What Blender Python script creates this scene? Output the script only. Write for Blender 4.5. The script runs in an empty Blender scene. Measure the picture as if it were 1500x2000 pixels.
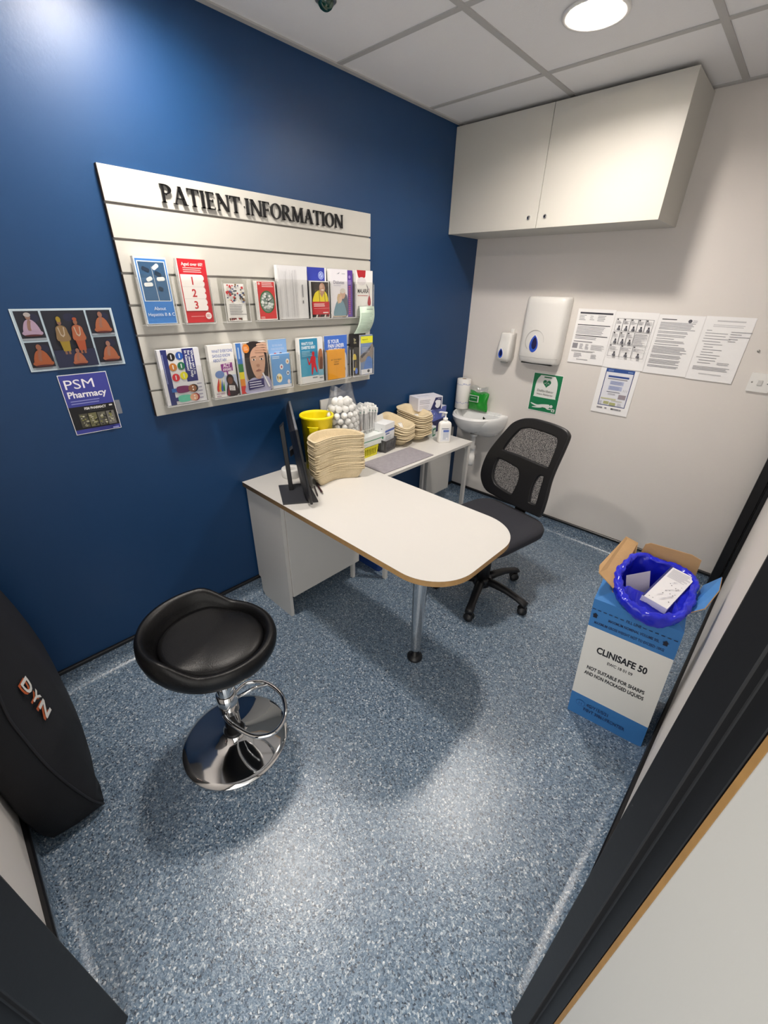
import bpy, bmesh, math, random
from mathutils import Vector, Matrix
random.seed(7)
scene = bpy.context.scene
COL = scene.collection

# ------------------------------------------------------------------ camera
cam_data = bpy.data.cameras.new('camera')
cam_data.sensor_fit = 'HORIZONTAL'
cam_data.sensor_width = 36.0
cam_data.lens = 809.35 * 36.0 / 1500.0
cam_data.clip_start = 0.02
cam = bpy.data.objects.new('camera', cam_data)
cam.matrix_world = Matrix(((0.726059, -0.340931, 0.597164, 1.763075),
                           (0.687277, 0.331855, -0.64616, -2.737091),
                           (0.022124, 0.879567, 0.47526, 1.527897),
                           (0, 0, 0, 1)))
COL.objects.link(cam)
scene.camera = cam

# ------------------------------------------------------------------ world, exposure
world = bpy.data.worlds.new('corridor_light')
scene.world = world
world.use_nodes = True
world.node_tree.nodes['Background'].inputs[0].default_value = (1.0, 0.96, 0.9, 1)
world.node_tree.nodes['Background'].inputs[1].default_value = 0.85
scene.view_settings.view_transform = 'Standard'
scene.view_settings.look = 'None'
scene.view_settings.gamma = 1.0
scene.view_settings.use_curve_mapping = False
scene.view_settings.exposure = 1.45
LAMP_STRENGTH = 118.0

H = 2.315
YF = -2.99


def wx(y):
    return 1.895 + 0.025 * y


# ------------------------------------------------------------------ materials
def lin(h):
    if isinstance(h, str):
        h = h.lstrip('#')
        c = [int(h[i:i + 2], 16) / 255 for i in (0, 2, 4)]
    else:
        c = h
    return tuple(((x / 12.92) if x <= .04045 else ((x + .055) / 1.055) ** 2.4) for x in c) + (1.0,)


MATS = {}


def mat(name, col='#888888', rough=.5, metal=0.0, spec=.5, bump=0.0, bscale=200.0, var=0.0, vscale=8.0, coat=0.0):
    if name in MATS:
        return MATS[name]
    m = bpy.data.materials.new(name)
    m.use_nodes = True
    nt = m.node_tree
    b = nt.nodes['Principled BSDF']
    b.inputs['Base Color'].default_value = lin(col)
    b.inputs['Roughness'].default_value = rough
    b.inputs['Metallic'].default_value = metal
    b.inputs['Specular IOR Level'].default_value = spec
    if coat:
        b.inputs['Coat Weight'].default_value = coat
        b.inputs['Coat Roughness'].default_value = .1
    if bump or var:
        tc = nt.nodes.new('ShaderNodeTexCoord')
    if var:
        n = nt.nodes.new('ShaderNodeTexNoise')
        n.inputs['Scale'].default_value = vscale
        n.inputs['Detail'].default_value = 5
        nt.links.new(tc.outputs['Object'], n.inputs['Vector'])
        mx = nt.nodes.new('ShaderNodeMix')
        mx.data_type = 'RGBA'
        c = lin(col)
        mx.inputs[6].default_value = tuple(x * (1 - var) for x in c[:3]) + (1,)
        mx.inputs[7].default_value = tuple(min(1, x * (1 + var)) for x in c[:3]) + (1,)
        nt.links.new(n.outputs['Fac'], mx.inputs[0])
        nt.links.new(mx.outputs[2], b.inputs['Base Color'])
    if bump:
        n2 = nt.nodes.new('ShaderNodeTexNoise')
        n2.inputs['Scale'].default_value = bscale
        n2.inputs['Detail'].default_value = 4
        nt.links.new(tc.outputs['Object'], n2.inputs['Vector'])
        bp = nt.nodes.new('ShaderNodeBump')
        bp.inputs['Strength'].default_value = bump
        bp.inputs['Distance'].default_value = .002
        nt.links.new(n2.outputs['Fac'], bp.inputs['Height'])
        nt.links.new(bp.outputs['Normal'], b.inputs['Normal'])
    MATS[name] = m
    return m


def P(col, rough=.45):
    """printed ink or paper of one colour"""
    return mat('print_' + col.lstrip('#'), col, rough)


def clear(name, tint='#ffffff', refl=.08, rough=.05, body=0.0, bodycol='#ffffff'):
    """thin clear plastic: mostly see-through, a glossy skin, optionally a little milky"""
    if name in MATS:
        return MATS[name]
    m = bpy.data.materials.new(name)
    m.use_nodes = True
    nt = m.node_tree
    nt.nodes.clear()
    out = nt.nodes.new('ShaderNodeOutputMaterial')
    tr = nt.nodes.new('ShaderNodeBsdfTransparent')
    tr.inputs[0].default_value = lin(tint)
    gl = nt.nodes.new('ShaderNodeBsdfGlossy')
    gl.inputs['Roughness'].default_value = rough
    lw = nt.nodes.new('ShaderNodeLayerWeight')
    lw.inputs['Blend'].default_value = .25
    ma = nt.nodes.new('ShaderNodeMath')
    ma.operation = 'MULTIPLY_ADD'
    ma.inputs[1].default_value = .3
    ma.inputs[2].default_value = refl
    nt.links.new(lw.outputs['Facing'], ma.inputs[0])
    mx = nt.nodes.new('ShaderNodeMixShader')
    nt.links.new(ma.outputs[0], mx.inputs[0])
    src = tr
    if body:
        df = nt.nodes.new('ShaderNodeBsdfDiffuse')
        df.inputs[0].default_value = lin(bodycol)
        m2 = nt.nodes.new('ShaderNodeMixShader')
        m2.inputs[0].default_value = body
        nt.links.new(tr.outputs[0], m2.inputs[1])
        nt.links.new(df.outputs[0], m2.inputs[2])
        src = m2
    nt.links.new(src.outputs[0], mx.inputs[1])
    nt.links.new(gl.outputs[0], mx.inputs[2])
    nt.links.new(mx.outputs[0], out.inputs[0])
    MATS[name] = m
    return m


def make_floor_mat():
    m = bpy.data.materials.new('speckled_blue_vinyl')
    m.use_nodes = True
    nt = m.node_tree
    b = nt.nodes['Principled BSDF']
    tc = nt.nodes.new('ShaderNodeTexCoord')
    # irregular chips: warp the coordinates a little, then random colour per cell
    nz = nt.nodes.new('ShaderNodeTexNoise')
    nz.inputs['Scale'].default_value = 160
    nt.links.new(tc.outputs['Object'], nz.inputs['Vector'])
    sc = nt.nodes.new('ShaderNodeVectorMath')
    sc.operation = 'MULTIPLY_ADD'
    sc.inputs[1].default_value = (.008, .008, .008)
    nt.links.new(nz.outputs['Color'], sc.inputs[0])
    nt.links.new(tc.outputs['Object'], sc.inputs[2])

    def chips(scale, stops):
        v = nt.nodes.new('ShaderNodeTexVoronoi')
        v.inputs['Scale'].default_value = scale
        nt.links.new(sc.outputs[0], v.inputs['Vector'])
        s = nt.nodes.new('ShaderNodeSeparateColor')
        nt.links.new(v.outputs['Color'], s.inputs[0])
        r = nt.nodes.new('ShaderNodeValToRGB')
        r.color_ramp.interpolation = 'CONSTANT'
        els = r.color_ramp.elements
        while len(els) < len(stops):
            els.new(.5)
        for e, (p, c) in zip(els, stops):
            e.position = p
            e.color = lin(c)
        nt.links.new(s.outputs[0], r.inputs[0])
        return r
    a = chips(215, [(0, '#1c2736'), (.11, '#4a6076'), (.34, '#677e93'), (.64, '#8395a7'), (.86, '#aab7c2'), (.95, '#e2e7ea')])
    c = chips(340, [(0, '#161f2e'), (.12, '#475d74'), (.40, '#6b8197'), (.75, '#8c9dad'), (.93, '#d2d9de')])
    mx = nt.nodes.new('ShaderNodeMix')
    mx.data_type = 'RGBA'
    mx.inputs[0].default_value = .38
    nt.links.new(a.outputs[0], mx.inputs[6])
    nt.links.new(c.outputs[0], mx.inputs[7])
    nt.links.new(mx.outputs[2], b.inputs['Base Color'])
    n2 = nt.nodes.new('ShaderNodeTexNoise')
    n2.inputs['Scale'].default_value = 260
    nt.links.new(tc.outputs['Object'], n2.inputs['Vector'])
    bp = nt.nodes.new('ShaderNodeBump')
    bp.inputs['Strength'].default_value = .35
    bp.inputs['Distance'].default_value = .0015
    nt.links.new(n2.outputs['Fac'], bp.inputs['Height'])
    nt.links.new(bp.outputs['Normal'], b.inputs['Normal'])
    b.inputs['Roughness'].default_value = .30
    b.inputs['Specular IOR Level'].default_value = .75
    MATS['floor'] = m
    return m


def make_mesh_fabric():
    m = bpy.data.materials.new('chair_mesh_fabric')
    m.use_nodes = True
    nt = m.node_tree
    nt.nodes.clear()
    out = nt.nodes.new('ShaderNodeOutputMaterial')
    tc = nt.nodes.new('ShaderNodeTexCoord')
    v = nt.nodes.new('ShaderNodeTexVoronoi')
    v.inputs['Scale'].default_value = 420
    nt.links.new(tc.outputs['Object'], v.inputs['Vector'])
    gt = nt.nodes.new('ShaderNodeMath')
    gt.operation = 'GREATER_THAN'
    gt.inputs[1].default_value = .42
    nt.links.new(v.outputs['Distance'], gt.inputs[0])
    tr = nt.nodes.new('ShaderNodeBsdfTransparent')
    df = nt.nodes.new('ShaderNodeBsdfPrincipled')
    df.inputs['Base Color'].default_value = lin('#2b2b2e')
    df.inputs['Roughness'].default_value = .6
    mx = nt.nodes.new('ShaderNodeMixShader')
    nt.links.new(gt.outputs[0], mx.inputs[0])
    nt.links.new(tr.outputs[0], mx.inputs[1])
    nt.links.new(df.outputs[0], mx.inputs[2])
    nt.links.new(mx.outputs[0], out.inputs[0])
    return m


def emit(name, col, strength):
    m = bpy.data.materials.new(name)
    m.use_nodes = True
    b = m.node_tree.nodes['Principled BSDF']
    b.inputs['Base Color'].default_value = lin(col)
    b.inputs['Emission Color'].default_value = lin(col)
    b.inputs['Emission Strength'].default_value = strength
    return m


M_FLOOR = make_floor_mat()
M_BLUE = mat('deep_blue_wall_paint', '#0f3963', .45, spec=.45, bump=.12, bscale=90)
M_WHITEWALL = mat('off_white_wall_paint', '#dfdad5', .6, bump=.1, bscale=90, var=.015, vscale=3)
M_TILE = mat('ceiling_tile', '#ededee', .9, bump=.5, bscale=350)
M_TBAR = mat('ceiling_grid_metal', '#b8b7b5', .6)
M_BLACKTRIM = mat('black_trim', '#0c0c10', .35)
M_JAMB = mat('black_painted_wood', '#0c0d11', .5, bump=.1, bscale=60)
M_WHITELAM = mat('white_laminate', '#cccac6', .42, var=.01, vscale=2)
M_CUP = mat('white_cupboard_board', '#c8c6be', .45)
M_WOODEDGE = mat('birch_ply_edge', '#a98555', .6, var=.2, vscale=60)
M_OAK = mat('oak_lipping', '#94703f', .6, var=.25, vscale=40)
M_CHROME = mat('chrome', '#dcdcdc', .06, 1.0)
M_STEEL = mat('brushed_alu', '#a9a8a4', .3, .9)
M_BLACKPL = mat('black_plastic', '#131316', .4)
M_LEATHER = mat('black_leatherette', '#09090b', .38, spec=.3, bump=.25, bscale=300)
M_SEATFAB = mat('charcoal_chair_fabric', '#26272f', .85, bump=.4, bscale=600)
M_NYLON = mat('black_nylon', '#141419', .7, bump=.3, bscale=500)
M_WHITEPL = mat('white_plastic', '#e6e5e2', .3)
M_CERAMIC = mat('white_ceramic', '#e9eaea', .12, spec=.6)
M_PULP = mat('pulp_board', '#cfbf9f', .9, bump=.8, bscale=260, var=.12, vscale=120)
M_YELLOW = mat('yellow_plastic', '#eedc0a', .38)
M_YELLOW2 = mat('yellow_basket_plastic', '#d9d022', .35)
M_GREYBASK = mat('dark_grey_basket_plastic', '#4a4a4d', .4)
M_COTTON = mat('cotton_wool', '#f4f3ef', 1.0, bump=.6, bscale=150)
M_PAPER = P('#f1f0ef', .6)
M_CARD = mat('brown_cardboard', '#b89468', .85, bump=.2, bscale=120, var=.08, vscale=20)
M_BOXBLUE = mat('carton_blue_ink', '#3a7dc0', .5)
M_BOXWHITE = mat('carton_white', '#ecebe6', .55)
M_LINER = mat('blue_polythene', '#1a24c8', .22, spec=.6)
M_ACRYL = clear('clear_acrylic', '#fcfcfb', .012, .05)
M_ACRYLGLINT = clear('acrylic_edge_painted_glint', '#f8f8f6', .12, .1, .35)  # milky white put into the edge colour to imitate caught highlights
M_FILM = clear('clear_polythene', '#f6f7f8', .10, .12, .05)
M_SLEEVE = clear('wrapper_film', '#f4f4f4', .08, .15, .5)
M_MESH = make_mesh_fabric()


# ------------------------------------------------------------------ mesh builder
class MB:
    def __init__(s):
        s.v = []
        s.f = []
        s.m = []
        s.sm = []
        s.mats = []

    def mi(s, m):
        if m not in s.mats:
            s.mats.append(m)
        return s.mats.index(m)

    def add(s, vs, fs, m, smooth=False, M=None):
        o = len(s.v)
        if M is not None:
            vs = [M @ Vector(v) for v in vs]
        s.v += [tuple(v) for v in vs]
        i = s.mi(m)
        for f in fs:
            s.f.append(tuple(o + k for k in f))
            s.m.append(i)
            s.sm.append(smooth)
        return s

    def box(s, x0, x1, y0, y1, z0, z1, m, M=None):
        vs = [(x, y, z) for z in (z0, z1) for y in (y0, y1) for x in (x0, x1)]
        fs = [(0, 2, 3, 1), (4, 5, 7, 6), (0, 1, 5, 4), (2, 6, 7, 3), (0, 4, 6, 2), (1, 3, 7, 5)]
        return s.add(vs, fs, m, False, M)

    def prism(s, poly, z0, z1, m, M=None, smooth=False):
        n = len(poly)
        vs = [(x, y, z0) for x, y in poly] + [(x, y, z1) for x, y in poly]
        s.add(vs, [(i, (i + 1) % n, n + (i + 1) % n, n + i) for i in range(n)], m, smooth, M)
        return s.add(vs, [tuple(range(n - 1, -1, -1)), tuple(range(n, 2 * n))], m, False, M)

    def loft(s, rings, m, caps=True, closed=True, smooth=True, M=None):
        n = len(rings[0])
        vs = [p for r in rings for p in r]
        fs = []
        for k in range(len(rings) - 1):
            for i in range(n if closed else n - 1):
                j = (i + 1) % n
                fs.append((k * n + i, k * n + j, (k + 1) * n + j, (k + 1) * n + i))
        if caps:
            fs.append(tuple(range(n - 1, -1, -1)))
            fs.append(tuple(range((len(rings) - 1) * n, len(rings) * n)))
        return s.add(vs, fs, m, smooth, M)

    def lathe(s, prof, m, n=32, M=None, smooth=True, caps=True):
        rings = [[(r * math.cos(2 * math.pi * i / n), r * math.sin(2 * math.pi * i / n), z) for i in range(n)] for r, z in prof]
        return s.loft(rings, m, caps, True, smooth, M)

    def tube(s, pts, r, m, n=10, closed=False, M=None):
        pts = [Vector(p) for p in pts]
        k = len(pts)
        rr = r if isinstance(r, (list, tuple)) else [r] * k
        rings = []
        up = Vector((0.13, 0.27, 0.95)).normalized()
        prev = None
        for i, p in enumerate(pts):
            a = pts[(i - 1) % k] if closed or i > 0 else p
            b = pts[(i + 1) % k] if closed or i < k - 1 else p
            t = (b - a).normalized()
            if prev is None:
                q = t.cross(up)
                if q.length < 1e-3:
                    q = t.cross(Vector((1, 0, 0)))
            else:
                q = prev - t * prev.dot(t)
            q.normalize()
            prev = q
            w = t.cross(q)
            rings.append([tuple(p + (q * math.cos(2 * math.pi * j / n) + w * math.sin(2 * math.pi * j / n)) * rr[i]) for j in range(n)])
        if closed:
            rings.append(rings[0])
        return s.loft(rings, m, not closed, True, True, M)

    def ball(s, c, r, m, nu=16, nv=10, sq=(1, 1, 1)):
        rings = []
        for k in range(nv + 1):
            th = math.pi * (k + .02) / (nv + .04)
            rings.append([(c[0] + sq[0] * r * math.sin(th) * math.cos(2 * math.pi * i / nu), c[1] + sq[1] * r * math.sin(th) * math.sin(2 * math.pi * i / nu), c[2] - sq[2] * r * math.cos(th)) for i in range(nu)])
        return s.loft(rings, m)

    def build(s, name, parent=None, loc=(0, 0, 0), rz=0.0, bevel=0.0, seg=2, sub=0, M=None, fixn=True):
        me = bpy.data.meshes.new(name)
        me.from_pydata(s.v, [], s.f)
        for m in s.mats:
            me.materials.append(m)
        me.polygons.foreach_set('material_index', s.m)
        me.polygons.foreach_set('use_smooth', s.sm)
        if fixn:
            bm = bmesh.new()
            bm.from_mesh(me)
            bmesh.ops.recalc_face_normals(bm, faces=bm.faces)
            bm.to_mesh(me)
            bm.free()
        me.update()
        o = bpy.data.objects.new(name, me)
        COL.objects.link(o)
        if M is not None:
            o.matrix_world = M
        else:
            o.location = loc
            o.rotation_euler = (0, 0, rz)
        if parent is not None:
            o.parent = parent
        if bevel:
            b = o.modifiers.new('bevel', 'BEVEL')
            b.width = bevel
            b.segments = seg
            b.limit_method = 'ANGLE'
            b.angle_limit = math.radians(40)
        if sub:
            b = o.modifiers.new('sub', 'SUBSURF')
            b.levels = b.render_levels = sub
        return o


def tag(o, label, cat, group=None):
    o['label'] = label
    o['category'] = cat
    if group:
        o['group'] = group
    return o


def struct(o):
    o['kind'] = 'structure'
    return o


def thing(name, label, cat, loc=(0, 0, 0), rz=0.0, group=None):
    o = bpy.data.objects.new(name, None)
    o.empty_display_size = .05
    COL.objects.link(o)
    o.location = loc
    o.rotation_euler = (0, 0, rz)
    return tag(o, label, cat, group)


def dup(root, loc=None, rot=None, label=None, parent=None):
    c = root.copy()
    COL.objects.link(c)
    if parent is not None:
        c.parent = parent
    if loc is not None:
        c.location = loc
    if rot is not None:
        c.rotation_euler = rot
    if label:
        c['label'] = label
    for ch in root.children:
        dup(ch, parent=c)
    return c


def ell(cx, cy, rx, ry, n=32, a0=0.0, a1=2 * math.pi):
    full = abs(a1 - a0 - 2 * math.pi) < 1e-6
    k = n if full else n + 1
    return [(cx + rx * math.cos(a0 + (a1 - a0) * i / n), cy + ry * math.sin(a0 + (a1 - a0) * i / n)) for i in range(k)]


def rrect(x0, y0, x1, y1, r, n=6):
    rs = r if isinstance(r, (list, tuple)) else (r, r, r, r)
    out = []
    for (cx, cy, a, q) in ((x1, y0, -90, rs[1]), (x1, y1, 0, rs[2]), (x0, y1, 90, rs[3]), (x0, y0, 180, rs[0])):
        sx = -1 if cx == x1 else 1
        sy = -1 if cy == y1 else 1
        if q <= 1e-6:
            out.append((cx, cy))
            continue
        for i in range(n + 1):
            t = math.radians(a + 90 * i / n)
            out.append((cx + sx * q + q * math.cos(t), cy + sy * q + q * math.sin(t)))
    return out


def smooth_poly(pts, k=6, closed=True):
    n = len(pts)
    out = []
    for i in range(n if closed else n - 1):
        p0, p1, p2, p3 = (pts[(i + d) % n] if closed else pts[max(0, min(n - 1, i + d))] for d in (-1, 0, 1, 2))
        for j in range(k):
            t = j / k
            out.append(tuple(.5 * (2 * p1[a] + (p2[a] - p0[a]) * t + (2 * p0[a] - 5 * p1[a] + 4 * p2[a] - p3[a]) * t * t + (3 * p1[a] - p0[a] - 3 * p2[a] + p3[a]) * t ** 3) for a in range(len(p1))))
    if not closed:
        out.append(tuple(pts[-1]))
    return out


def curve_mesh(cu):
    ob = bpy.data.objects.new('tmp', cu)
    COL.objects.link(ob)
    dg = bpy.context.evaluated_depsgraph_get()
    ev = ob.evaluated_get(dg)
    me = ev.to_mesh()
    vs = [tuple(v.co) for v in me.vertices]
    fs = [tuple(p.vertices) for p in me.polygons]
    ev.to_mesh_clear()
    bpy.data.objects.remove(ob)
    bpy.data.curves.remove(cu)
    return vs, fs


def shape2d(loops, thick, bevel=0.0):
    """flat shape with holes (first loop is the outside), thick in z"""
    cu = bpy.data.curves.new('tmp', 'CURVE')
    cu.dimensions = '2D'
    cu.fill_mode = 'BOTH'
    cu.extrude = max(thick / 2 - bevel, 0)
    cu.bevel_depth = bevel
    cu.bevel_resolution = 2
    for lp in loops:
        sp = cu.splines.new('POLY')
        sp.points.add(len(lp) - 1)
        for q, (x, y) in zip(sp.points, lp):
            q.co = (x, y, 0, 1)
        sp.use_cyclic_u = True
    return curve_mesh(cu)


GL = {}


def glyph(txt, off=0.0):
    k = (txt, off)
    if k not in GL:
        cu = bpy.data.curves.new('tmp', 'FONT')
        cu.body = txt
        cu.size = 1
        cu.resolution_u = 3
        cu.fill_mode = 'FRONT'
        cu.offset = off
        cu.dimensions = '2D'
        vs, fs = curve_mesh(cu)
        GL[k] = (vs, fs)
    return GL[k]


class Sheet:
    """flat printing laid on a real surface: origin O, right U, up V; every layer sits a hair above the last"""

    def __init__(s, mb, O, U, V, step=.00012):
        s.mb = mb
        s.O = Vector(O)
        s.U = Vector(U).normalized()
        s.V = Vector(V).normalized()
        s.N = s.U.cross(s.V).normalized()
        s.k = 1
        s.step = step

    def pt(s, x, y, lift=0.0):
        return tuple(s.O + s.U * x + s.V * y + s.N * (s.k * s.step + lift))

    def poly(s, pts, m):
        if isinstance(m, str):
            m = P(m)
        s.mb.add([s.pt(x, y) for x, y in pts], [tuple(range(len(pts)))], m)
        s.k += 1

    def rect(s, x0, y0, x1, y1, m):
        s.poly([(x0, y0), (x1, y0), (x1, y1), (x0, y1)], m)

    def ell(s, cx, cy, rx, ry, m, n=20):
        s.poly(ell(cx, cy, rx, ry, n), m)

    def text(s, txt, x, y, size, m, align='L', bold=0.0, width=None, rot=0.0):
        if isinstance(m, str):
            m = P(m)
        vs, fs = glyph(txt, bold)
        if not vs:
            return
        x0 = min(v[0] for v in vs)
        x1 = max(v[0] for v in vs)
        sx = size if width is None else width / (x1 - x0)
        ww = (x1 - x0) * sx
        ox = {'L': 0, 'C': -ww / 2, 'R': -ww}[align]
        c, q = math.cos(rot), math.sin(rot)
        out = []
        for v in vs:
            a, b = (v[0] - x0) * sx + ox, v[1] * size
            out.append(s.pt(x + a * c - b * q, y + a * q + b * c))
        s.mb.add(out, fs, m)
        s.k += 1

    def lines(s, x0, y0, x1, y1, n, m, t=.35, seed=1, ragged=.35):
        if isinstance(m, str):
            m = P(m)
        r = random.Random(seed)
        p = (y1 - y0) / n
        for i in range(n):
            yy = y1 - (i + .5) * p
            e = x1 - (x1 - x0) * ragged * r.random()
            s.mb.add([s.pt(x0, yy - p * t / 2), s.pt(e, yy - p * t / 2), s.pt(e, yy + p * t / 2), s.pt(x0, yy + p * t / 2)], [(0, 1, 2, 3)], m)
        s.k += 1

# ================================================================== SETTING
LAMPS = [(.919, -.884), (.34, -2.09)]
LR = .088

b = MB()
b.add([(-.1, -4.2, 0), (3.2, -4.2, 0), (3.2, .1, 0), (-.1, .1, 0)], [(0, 1, 2, 3)], M_FLOOR)
b.add([(-.1, -4.2, -.1), (3.2, -4.2, -.1), (3.2, .1, -.1), (-.1, .1, -.1)], [(3, 2, 1, 0)], M_FLOOR)
struct(b.build('floor', fixn=False))

b = MB()
b.box(-.1, 0, YF - .1, .1, 0, H + .1, M_BLUE)
wall_left = struct(b.build('wall_left'))
b = MB()
b.box(0, 2.05, 0, .1, 0, H + .1, M_WHITEWALL)
struct(b.build('wall_back'))
b = MB()
YR = -2.24
b.prism([(wx(0), 0), (wx(YR), YR), (wx(YR) + .1, YR), (wx(0) + .1, 0)], 0, H + .1, M_WHITEWALL)
struct(b.build('wall_right'))
b = MB()
b.box(0, 1.10, YF - .1, YF, 0, H + .1, M_WHITEWALL)
struct(b.build('wall_front'))

# skirting: the floor sheet coved up the walls, with a black capping strip
PROF = [(.05, .0006), (.034, .0022), (.018, .009), (.008, .022), (.006, .04), (.006, .1)]
CAPP = [(.0, .098), (.013, .098), (.013, .110), (.009, .114), (.0, .114)]


def skirting(name, p0, p1, nrm):
    b = MB()
    for prof, m, sm in ((PROF, M_FLOOR, True), (CAPP, M_BLACKTRIM, False)):
        rings = [[(p[0] + nrm[0] * o, p[1] + nrm[1] * o, z) for o, z in prof] for p in (p0, p1)]
        b.loft(rings, m, False, False, sm)
    return struct(b.build(name, fixn=False))


skirting('baseboard_left', (0, YF), (0, 0), (1, 0))
skirting('baseboard_back', (0, 0), (wx(0), 0), (0, -1))
skirting('baseboard_right', (wx(0), 0), (wx(YR), YR), (-1, .025))
skirting('baseboard_front', (0, YF), (1.10, YF), (0, 1))

# ceiling: lay-in tiles, grid bars, round cut-outs for the downlights
b = MB()
xs = sorted([-.02, 2.05] + [l[0] + d for l in LAMPS for d in (-.14, .14)])
ys = sorted([YF - .05, .02] + [l[1] + d for l in LAMPS for d in (-.14, .14)])
for i in range(len(xs) - 1):
    for j in range(len(ys) - 1):
        cx, cy = (xs[i] + xs[i + 1]) / 2, (ys[j] + ys[j + 1]) / 2
        hit = [l for l in LAMPS if abs(l[0] - cx) < .14 and abs(l[1] - cy) < .14]
        ok = all(abs(l[0] - cx) > .001 or abs(l[1] - cy) > .001 for l in LAMPS)
        if ok and not hit:
            b.add([(xs[i], ys[j], H + .004), (xs[i + 1], ys[j], H + .004), (xs[i + 1], ys[j + 1], H + .004), (xs[i], ys[j + 1], H + .004)], [(3, 2, 1, 0)], M_TILE)
for lx, ly in LAMPS:
    n = 64
    inn, out = [], []
    for k in range(n):
        a = 2 * math.pi * k / n
        c, s_ = math.cos(a), math.sin(a)
        q = .14 / max(abs(c), abs(s_))
        inn.append((lx + LR * c, ly + LR * s_, H + .004))
        out.append((lx + q * c, ly + q * s_, H + .004))
    b.loft([out, inn], M_TILE, False, True, False)
GX = [.617, 1.221, 1.825]
GY = [.018, -.582, -1.186, -1.790, -2.395]
for gx in GX:
    b.box(gx - .012, gx + .012, YF, 0, H, H + .0045, M_TBAR)
for gy in GY[1:]:
    b.box(0, 2.0, gy - .012, gy + .012, H + .0005, H + .0045, M_TBAR)
b.box(0, .022, YF, 0, H - .002, H + .0045, M_TBAR)
b.box(0, 2.0, -.022, 0, H - .002, H + .0045, M_TBAR)
b.box(0, 1.12, YF, YF + .022, H - .002, H + .0045, M_TBAR)
b.box(-.1, 3.0, YF - .1, .1, H + .12, H + .2, M_TILE)
struct(b.build('ceiling', fixn=False))

# black upright at the far end of the right wall
b = MB()
b.box(1.826, 1.868, -.075, -.014, 0, 2.08, M_BLACKTRIM)
b.box(1.868, 1.873, -.068, -.014, 0, 2.08, M_STEEL)
b.box(1.873, 1.892, -.09, -.014, 0, 2.08, M_BLACKTRIM)
struct(b.build('trim_1', bevel=.004))
# white boxing low down in the corner below the wash basin
b = MB()
b.box(.0, .06, -.43, -.14, .116, .62, M_WHITELAM)
struct(b.build('trim_2', bevel=.002))

# doorway across the cut-off corner: black lining, white leaf standing open
D = Vector((.70, .714, 0)).normalized()
O_ = Vector((D.y, -D.x, 0))
JR = Vector((1.802, -2.287, 0))
JL = Vector((1.145, -2.915, 0))


def vpoly(base, pts):
    return [(base.x + D.x * a + O_.x * c, base.y + D.y * a + O_.y * c) for a, c in pts]


door = bpy.data.objects.new('door_1', None)
COL.objects.link(door)
door.location = tuple((JR + JL) / 2)
struct(door)
inv = Matrix.Translation(-Vector(door.location))
b = MB()
b.prism(vpoly(JR, [(0, 0), (0, .040), (.014, .040), (.014, .066), (.09, .066), (.09, 0)]), 0, 2.06, M_JAMB, inv)
b.build('door_lining', door, bevel=.002)
b = MB()
b.prism(vpoly(JL, [(0, 0), (0, .085), (-.014, .085), (-.014, .16), (-.09, .16), (-.09, 0)]), 0, 2.06, M_JAMB, inv)
b.build('door_lining', door, bevel=.002)
b = MB()
L = (JR - JL).length
b.prism(vpoly(JL, [(-.09, 0), (L + .09, 0), (L + .09, .16), (-.09, .16)]), 2.06, 2.10, M_JAMB, inv)
b.build('door_head', door, bevel=.002)
HN = JR + D * .012 + O_ * .069
b = MB()
b.prism(vpoly(HN, [(0, .006), (0, .83), (.042, .83), (.042, .006)]), .006, 2.05, mat('door_leaf_grey_white', '#b9b8b4', .45), inv)
leaf = b.build('door_leaf', door, bevel=.001)
b = MB()
b.prism(vpoly(HN, [(-.0008, 0), (-.0008, .0065), (.042, .0065), (.042, 0)]), .006, 2.05, M_OAK, inv)
b.build('edge_lipping', leaf)
# wall over the doorway and the short returns either side of it
b = MB()
b.prism(vpoly(JL, [(-.09, 0), (L + .09, 0), (L + .09, .1), (-.09, .1)]), 2.10, H + .1, M_WHITEWALL)
b.prism([(1.10, YF), (1.10, YF - .1), tuple(vpoly(JL, [(-.09, .1)])[0]), tuple(vpoly(JL, [(-.09, .0)])[0])], 0, H + .1, M_WHITEWALL)
b.prism([(wx(YR), YR), tuple(vpoly(JR, [(.09, 0)])[0]), tuple(vpoly(JR, [(.09, .1)])[0]), (wx(YR) + .1, YR)], 0, H + .1, M_WHITEWALL)
struct(b.build('wall_doorway'))

# ================================================================== LAMPS
M_LAMP = emit('lamp_diffuser', '#fff6ec', LAMP_STRENGTH)
M_REFL = mat('lamp_reflector', '#d8d6d0', .4)
for k, (lx, ly) in enumerate(LAMPS):
    t = thing('ceiling_downlight', ['round recessed ceiling light, glowing, above the wall cupboard',
                                    'round recessed ceiling light near the blue wall, nearer the doorway'][k], 'light', (lx, ly, H), 0)
    t['group'] = 'recessed ceiling lights'
    b = MB()
    b.lathe([(.087, .0045), (.101, .0042), (.103, .001), (.102, -.003), (.098, -.004), (.09, -.003), (.087, .0)], M_WHITEPL, 48, caps=False)
    b.build('trim_ring', t)
    b = MB()
    b.lathe([(.0875, .0), (.084, .034), (.082, .038)], M_REFL, 48, caps=False)
    b.build('reflector', t, fixn=False)
    b = MB()
    b.lathe([(.0, .033), (.082, .033)], M_LAMP, 48, caps=False)
    b.build('diffuser', t, fixn=False)
    b = MB()

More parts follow.
